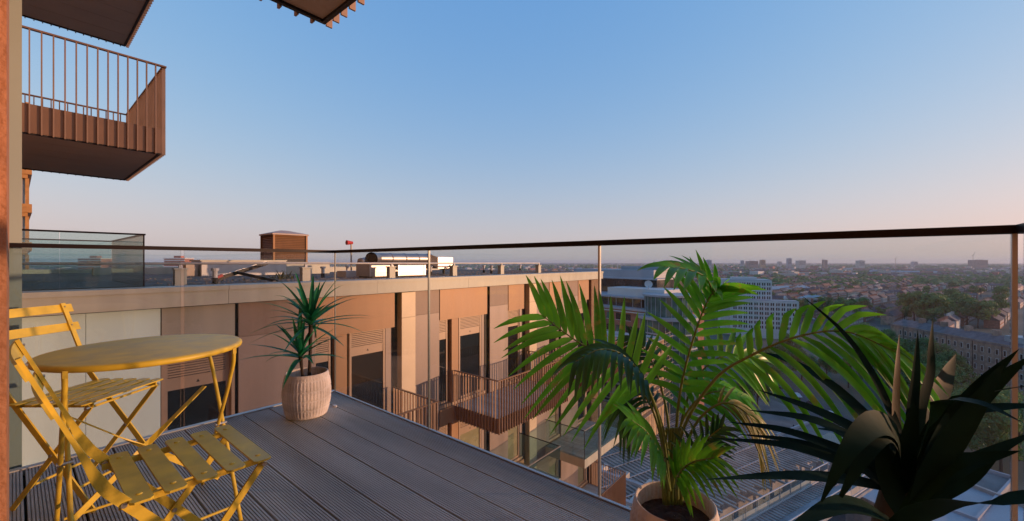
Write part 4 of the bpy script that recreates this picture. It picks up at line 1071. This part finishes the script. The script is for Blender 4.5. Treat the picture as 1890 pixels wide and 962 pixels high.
for k in range(110):
    D = 330 + 900*rt.random()**1.4; px = rt.uniform(1105,1895)
    p = ground_at(px, D)
    hh, vv = rt.uniform(9,17), rt.randrange(4)
    tree('%s %s tree among the terraces %s, %s' % ('small' if hh < 12 else 'tall', 'pale green' if vv == 3 else 'dark green', 'left of the office block' if px < 1310 else 'above the office block' if px < 1430 else 'above the round tree clump' if px < 1620 else 'above the big tree clump' if px < 1770 else 'near the right glass edge', 'nearer' if D < 500 else 'mid distance' if D < 800 else 'far off'), 0,0, hh, vv, 'trees among the terraced rows', p=p)
# everything farther, too small to pick apart
mb = MB(); rr = random.Random(4)
def gable(c, a, L, w_, h, mw, mr):
    ca, sa = math.cos(a), math.sin(a)
    P = lambda x, y, z: (c.x+x*ca-y*sa, c.y+x*sa+y*ca, GZ+z)
    x, y = L/2, w_/2; r_ = h+w_*.33
    mb.add([P(-x,-y,0),P(x,-y,0),P(x,y,0),P(-x,y,0),P(-x,-y,h),P(x,-y,h),P(x,y,h),P(-x,y,h)],[(0,1,5,4),(1,2,6,5),(2,3,7,6),(3,0,4,7)],mw)
    mb.add([P(-x,-y,h),P(x,-y,h),P(x,y,h),P(-x,y,h),P(-x,0,r_),P(x,0,r_)],[(0,1,5,4),(2,3,4,5),(0,4,3),(1,2,5)],mr)
def flat(c, a, L, w_, h, mw):
    ca, sa = math.cos(a), math.sin(a)
    P = lambda x, y, z: (c.x+x*ca-y*sa, c.y+x*sa+y*ca, GZ+z); x, y = L/2, w_/2
    mb.add([P(-x,-y,0),P(x,-y,0),P(x,y,0),P(-x,y,0),P(-x,-y,h),P(x,-y,h),P(x,y,h),P(-x,y,h)],[(0,1,5,4),(1,2,6,5),(2,3,7,6),(3,0,4,7),(4,5,6,7)],mw)
for D, c in far_cells: gable(c, math.radians(-14)+rr.uniform(-.06,.06), rr.uniform(22,36), 9, 7*rr.uniform(.9,1.2), rr.choice((0,0,1,2)), rr.choice((3,3,4)))
for k in range(9000):
    D = 1250*math.exp(rr.random()*2.0); c = ground_at(rr.uniform(-60,1950), D).xy
    a = rr.choice((-.24,.5,1.33,.1)) + rr.uniform(-.1,.1)
    if rr.random() < .88: gable(c, a, rr.uniform(18,60), rr.uniform(9,13), rr.uniform(6,10), rr.choice((0,0,1,2,2)), rr.choice((3,3,4)))
    else: flat(c, a, rr.uniform(20,60), rr.uniform(12,30), rr.uniform(8,20)*(1.3 if rr.random() < .1 else 1), rr.choice((0,1,2,2,5)))
tag(mb.build('distant_houses', [M['brick2'],M['brick'],M['render'],M['slate'],M['tile'],M['white_conc']]), 'mass of distant houses spreading to the horizon', 'houses', kind='stuff')
mb = MB()
def blob(c, R, H):
    k = 7; base = len(mb.v); vs = []
    for j, (f, z) in enumerate(((.55,.12),(1,.42),(.85,.72),(.35,.97))):
        for i in range(k):
            a = 2*math.pi*(i+.5*j)/k; q = f*rr.uniform(.75,1.2)
            vs.append((c.x+R*q*math.cos(a), c.y+R*q*math.sin(a), GZ+H*z*rr.uniform(.88,1.1)))
    fs = [(j*k+i, j*k+(i+1)%k, (j+1)*k+(i+1)%k, (j+1)*k+i) for j in range(3) for i in range(k)] + [tuple(range(3*k,4*k))]
    mb.add(vs, fs)
for k in range(9000):
    D = 800*math.exp(rr.random()*2.5); px = rr.uniform(-60,1950); c = ground_at(px, D).xy
    s = rr.uniform(4,8)*(1+.7*(D > 3000)); blob(c, s*rr.uniform(1,1.8), s*rr.uniform(1.5,2.3))
tag(mb.build('distant_trees', M['tree']), 'mass of distant trees among the far houses', 'trees', kind='stuff')

# ---- landmarks toward the horizon
def slab(label, px, ytop, wpx, D, m, group='towers on the horizon', bands=5, name='distant_tower'):
    p = ground_at(px, D); H = (484-ytop)/FPX*D + CZ - GZ; w_ = wpx/FPX*D
    t = thing(name, label, 'tower', p, -HEAD, group)
    bp('shaft', m, t, -w_/2,w_/2, 0,w_*.7, 0,H); bp('plant_room', m, t, -w_/5,w_/5, w_*.1,w_*.4, H,H*1.03)
    for k in range(bands): bp('window_band', M['glaz'], t, -w_*.45,w_*.45, -.3,-.01, H*(.5+.09*k),H*(.5+.09*k)+H*.035)
    return t
slab('square grey tower block standing alone on the horizon right of the palm tip',1309,480,9,2600,M['grey_clad'])
slab('thin tower in the hazy skyline group',1371,481,5,3600,M['grey_clad'])
slab('wide grey slab in the hazy skyline group',1391,482,17,3000,M['brick2'])
slab('sunlit tan slab tower on the horizon',1409,480,8,2900,M['gold_brick'])
slab('tallest round-shouldered tower on the horizon',1458,477,7,3200,M['grey_clad'])
slab('broad pale block right of the tallest horizon tower',1481,481,13,3100,M['render'])
slab('dark square tower with a small crane on the horizon',1524,480,7,2800,M['brick2'])
slab('white topped slab block on the horizon',1591,481,11,2600,M['render'])
slab('low grey block on the horizon near the thin crane',1690,483,8,3300,M['grey_clad'])
slab('dark stepped block on the horizon by the right crane',1813,480,21,3000,M['brick2'])
slab('small hazy tower left of the dark square one',1440,483,6,3500,M['render'])
def crane(label, px, ybase, ytop, D, lean):
    p = W(px,484,D); t = thing('tower_crane', label, 'crane', (p.x,p.y,GZ), -HEAD, 'cranes on the horizon')
    zb = (484-ytop)/FPX*D + CZ - GZ; r = D*.00045
    MB().tube([(0,0,0),(0,0,zb*.8)], r, 4).build('mast', M['scaf'], t); MB().tube([(0,0,zb*.78),(lean,0,zb)], r, 4).build('jib', M['scaf'], t); MB().tube([(0,0,zb*.8),(-lean*.4,0,zb*.8)], r*1.6, 4).build('counter_jib', M['scaf'], t)
crane('slender luffing crane on the horizon in the middle right', 1653,484,473,3000,8)
crane('luffing crane beside the dark stepped block', 1796,484,465,2900,14)
crane('small crane over the dark square tower', 1521,484,477,2790,-14)
def redblock(label, px, w_, D):
    p = ground_at(px, D); t = thing('red_banded_block', label, 'building', p, -HEAD+.15, 'red and white banded blocks')
    H = (484-478)/FPX*D + CZ-GZ
    bp('shaft', M['brick'], t, -w_/2,w_/2, 0,14, 0,H)
    for k in range(10): bp('balcony_band', M['white_conc'], t, -w_/2-.2,w_/2+.2, -.6,-.01, H-1-3.0*k,H-2.0-3.0*k)
    bp('roof_edge', M['white_conc'], t, -w_/2-.5,w_/2+.5, -.7,14.4, H+.001,H+.9); bp('plant_room', M['brick'], t, -3,3, 4,10, H+.901,H+3)
redblock('red and white banded block seen through the terrace glass', 165, 19, 390)
redblock('red and white banded block just right of the terrace glass', 322, 18, 400)
def shed(name, label, x0, y0, x1, y1, h, m, wd):
    a, b = G(x0,y0,ZG), G(x1,y1,ZG); t = thing(name, label, 'building', (a.x,a.y,GZ), math.atan2(b.y-a.y,b.x-a.x)); L = (b-a).xy.length
    bp('wall', m, t, 0,L, 0,wd, 0,h); MB().add([(0,-.5,h),(L,-.5,h),(L,wd+.5,h),(0,wd+.5,h),(0,wd/2,h+wd*.12),(L,wd/2,h+wd*.12)],[(0,1,5,4),(2,3,4,5),(0,4,3),(1,2,5)]).build('roof', M['bluetin'], t)
    return t
shed('long_shed','long pale industrial shed in the far distance',1604,506,1730,508,11,M['render'],40)
shed('railway_viaduct','thin pale viaduct line across the far houses',1664,522,1862,525,5,M['white_conc'],6)
shed('blue_roof_shed','blue roofed low building right of the white office block',1425,545,1500,541,9,M['render'],30)
for x, lab in ((1492,'left of two narrow brick flats with sloping pale blue roofs'),(1507,'right of two narrow brick flats with sloping pale blue roofs')):
    q = G(x,585,ZG); q.z = GZ; t = thing('narrow_flats', lab, 'building', q, -HEAD-.25, 'narrow flats with blue roofs')
    bp('wall', M['grey_clad'], t, -4,4, 0,12, 0,17); bp('end_wall', M['brick'], t, 2,4.02, -.3,-.01, 0,17.5)
    MB().add([(-4.4,-.5,17.6),(4.4,-.5,20),(4.4,12.5,20),(-4.4,12.5,17.6)],[(0,1,2,3)]).build('sloping_roof', M['bluetin'], t)
    for k in range(5): bp('window', M['glaz'], t, -2.6,.4, -.06,-.005, 2+3*k,3.6+3*k)
q = G(1430,585,ZG); q.z = GZ; t = thing('white_gabled_flats','dark roofed flats with white gables right of the office block','building',q,-HEAD-.3)
bp('wall', M['render'], t, -14,16, 0,12, 0,15)
for k in range(4): bp('balcony_band', M['white_conc'], t, -14,16, -1,-.01, 2+3.4*k,3.2+3.4*k)
MB().add([(-15,-1,15),(17,-1,15),(17,13,15),(-15,13,15),(-12,6,20),(14,6,20)],[(0,1,5,4),(1,2,5),(2,3,4,5),(3,0,4)]).build('roof', M['slate'], t)
for x in (-8,9): MB().add([(x-3,-1.2,14),(x+3,-1.2,14),(x,-1.2,20),(x,5,20)],[(0,1,2),(0,2,3),(1,3,2)]).build('gable', M['white_conc'], t)

# ---- cars and people
def car_mesh():
    b = MB(); pr = [(-2.1,.35),(-2.1,.8),(-1.5,.9),(-1.0,1.42),(.7,1.45),(1.3,.95),(2.05,.8),(2.1,.35)]
    b.add([(x,-.85,z) for x,z in pr]+[(x,.85,z) for x,z in pr],[tuple(range(7,-1,-1)),tuple(range(8,16))]+[(i,(i+1)%8,8+(i+1)%8,8+i) for i in range(8)])
    g = MB(); g.add([(-1.38,-.86,.95),(1.2,-.86,.97),(.66,-.86,1.38),(-.95,-.86,1.36),(-1.38,.86,.95),(1.2,.86,.97),(.66,.86,1.38),(-.95,.86,1.36)],[(0,1,2,3),(7,6,5,4)])
    wh = MB().tube([(0,-.09,0),(0,.09,0)], .32, 12)
    return b, g.mesh('window', M['glaz']), wh.mesh('wheel', M['tyre'])
cb, cg, cw = car_mesh(); cbm = [cb.mesh('body', M['carw']), cb.mesh('body', M['card'])]
cp = [(1408,700),(1440,716),(1470,733),(1500,748),(1532,768),(1640,600),(1700,611),(1560,592),(1500,590),(1760,630)]
cl = ['nearest the plaza trees','by the bus shelter edge','half way up the sloping road','on the road below the palm tip','lowest on the road','on the far road by the trees','on the far road before the brick range','left of the pale tree on the far road','farthest left on the far road','beside the brick range']
for i, (px, py) in enumerate(cp):
    p = G(px,py,ZG); d = G(px+10,py+(5 if i < 5 else 2),ZG)-p
    t = thing('parked_car', ('white' if i % 2 == 0 else 'dark') + ' car ' + cl[i], 'car', (p.x,p.y,GZ+.06), math.atan2(d.y,d.x), 'cars on the roads below')
    link('body', cbm[i % 2], t); link('window', cg, t)
    for x in (-1.3,1.3):
        for y in (-.78,.78): link('wheel', cw, t, (x,y,.32))
def person(label, px, py, ang):
    p = G(px,py,ZG); rings = []
    mb = MB()
    def ring(z, cx, cy, rx, ry): return [(cx+rx*math.cos(k*math.pi/4), cy+ry*math.sin(k*math.pi/4), z) for k in range(8)]
    t = thing('person', label, 'person', (p.x,p.y,GZ+.03), ang, 'people on the plaza')
    me = bpy.data.meshes.new('body')
    J = [(0,0,.95),(0,0,1.2),(0,0,1.42),(0,0,1.52),(0,0,1.68),(0,.1,.92),(.06,.12,.5),(-.02,.12,.04),(.14,.12,.02),(0,-.1,.92),(-.06,-.12,.5),(-.16,-.12,.06),(0,-.12,.02),(0,.2,1.40),(.03,.25,1.12),(.12,.24,.88),(0,-.2,1.40),(-.03,-.25,1.12),(.06,-.24,.88)]
    E = [(0,1),(1,2),(2,3),(3,4),(0,5),(5,6),(6,7),(7,8),(0,9),(9,10),(10,11),(11,12),(2,13),(13,14),(14,15),(2,16),(16,17),(17,18)]
    me.from_pydata(J, E, []); me.materials.append(M['cloth'])
    o = link('body', me, t); sk = o.modifiers.new('skin', 'SKIN'); me.skin_vertices or None
    lay = me.skin_vertices[0].data if len(me.skin_vertices) else None
    if lay is None:
        me.attributes.new; 
    rad = [.15,.16,.17,.06,.11,.09,.065,.045,.04,.09,.065,.045,.04,.07,.05,.035,.07,.05,.035]
    if lay:
        for v, r_ in zip(lay, rad): v.radius = (r_, r_)
        lay[0].use_root = True
    o.modifiers.new('sub', 'SUBSURF').levels = 1
for i, (px, py, lab) in enumerate(((1465,794,'person in dark clothes walking on the plaza beyond the flat roof'),(1412,716,'person standing by the road near the plaza trees'),(1489,750,'person beside the road under the palm leaves'))): person(lab, px, py, i*1.3)
# ================================================================== the evening air
hz = bpy.data.materials.new('evening_haze'); hz.use_nodes = True; n = hz.node_tree.nodes; l = hz.node_tree.links
n.remove(n['Principled BSDF'])
pv = n.new('ShaderNodeVolumePrincipled'); pv.inputs['Color'].default_value = (.80,.86,1,1); pv.inputs['Density'].default_value = 9e-5; pv.inputs['Anisotropy'].default_value = .2
l.new(pv.outputs[0], n['Material Output'].inputs['Volume'])
hb = MB().box(-11000,11000,-11000,11000,GZ-1,44).build('haze', hz); tag(hb, 'thin evening haze over the city', 'haze', kind='stuff')
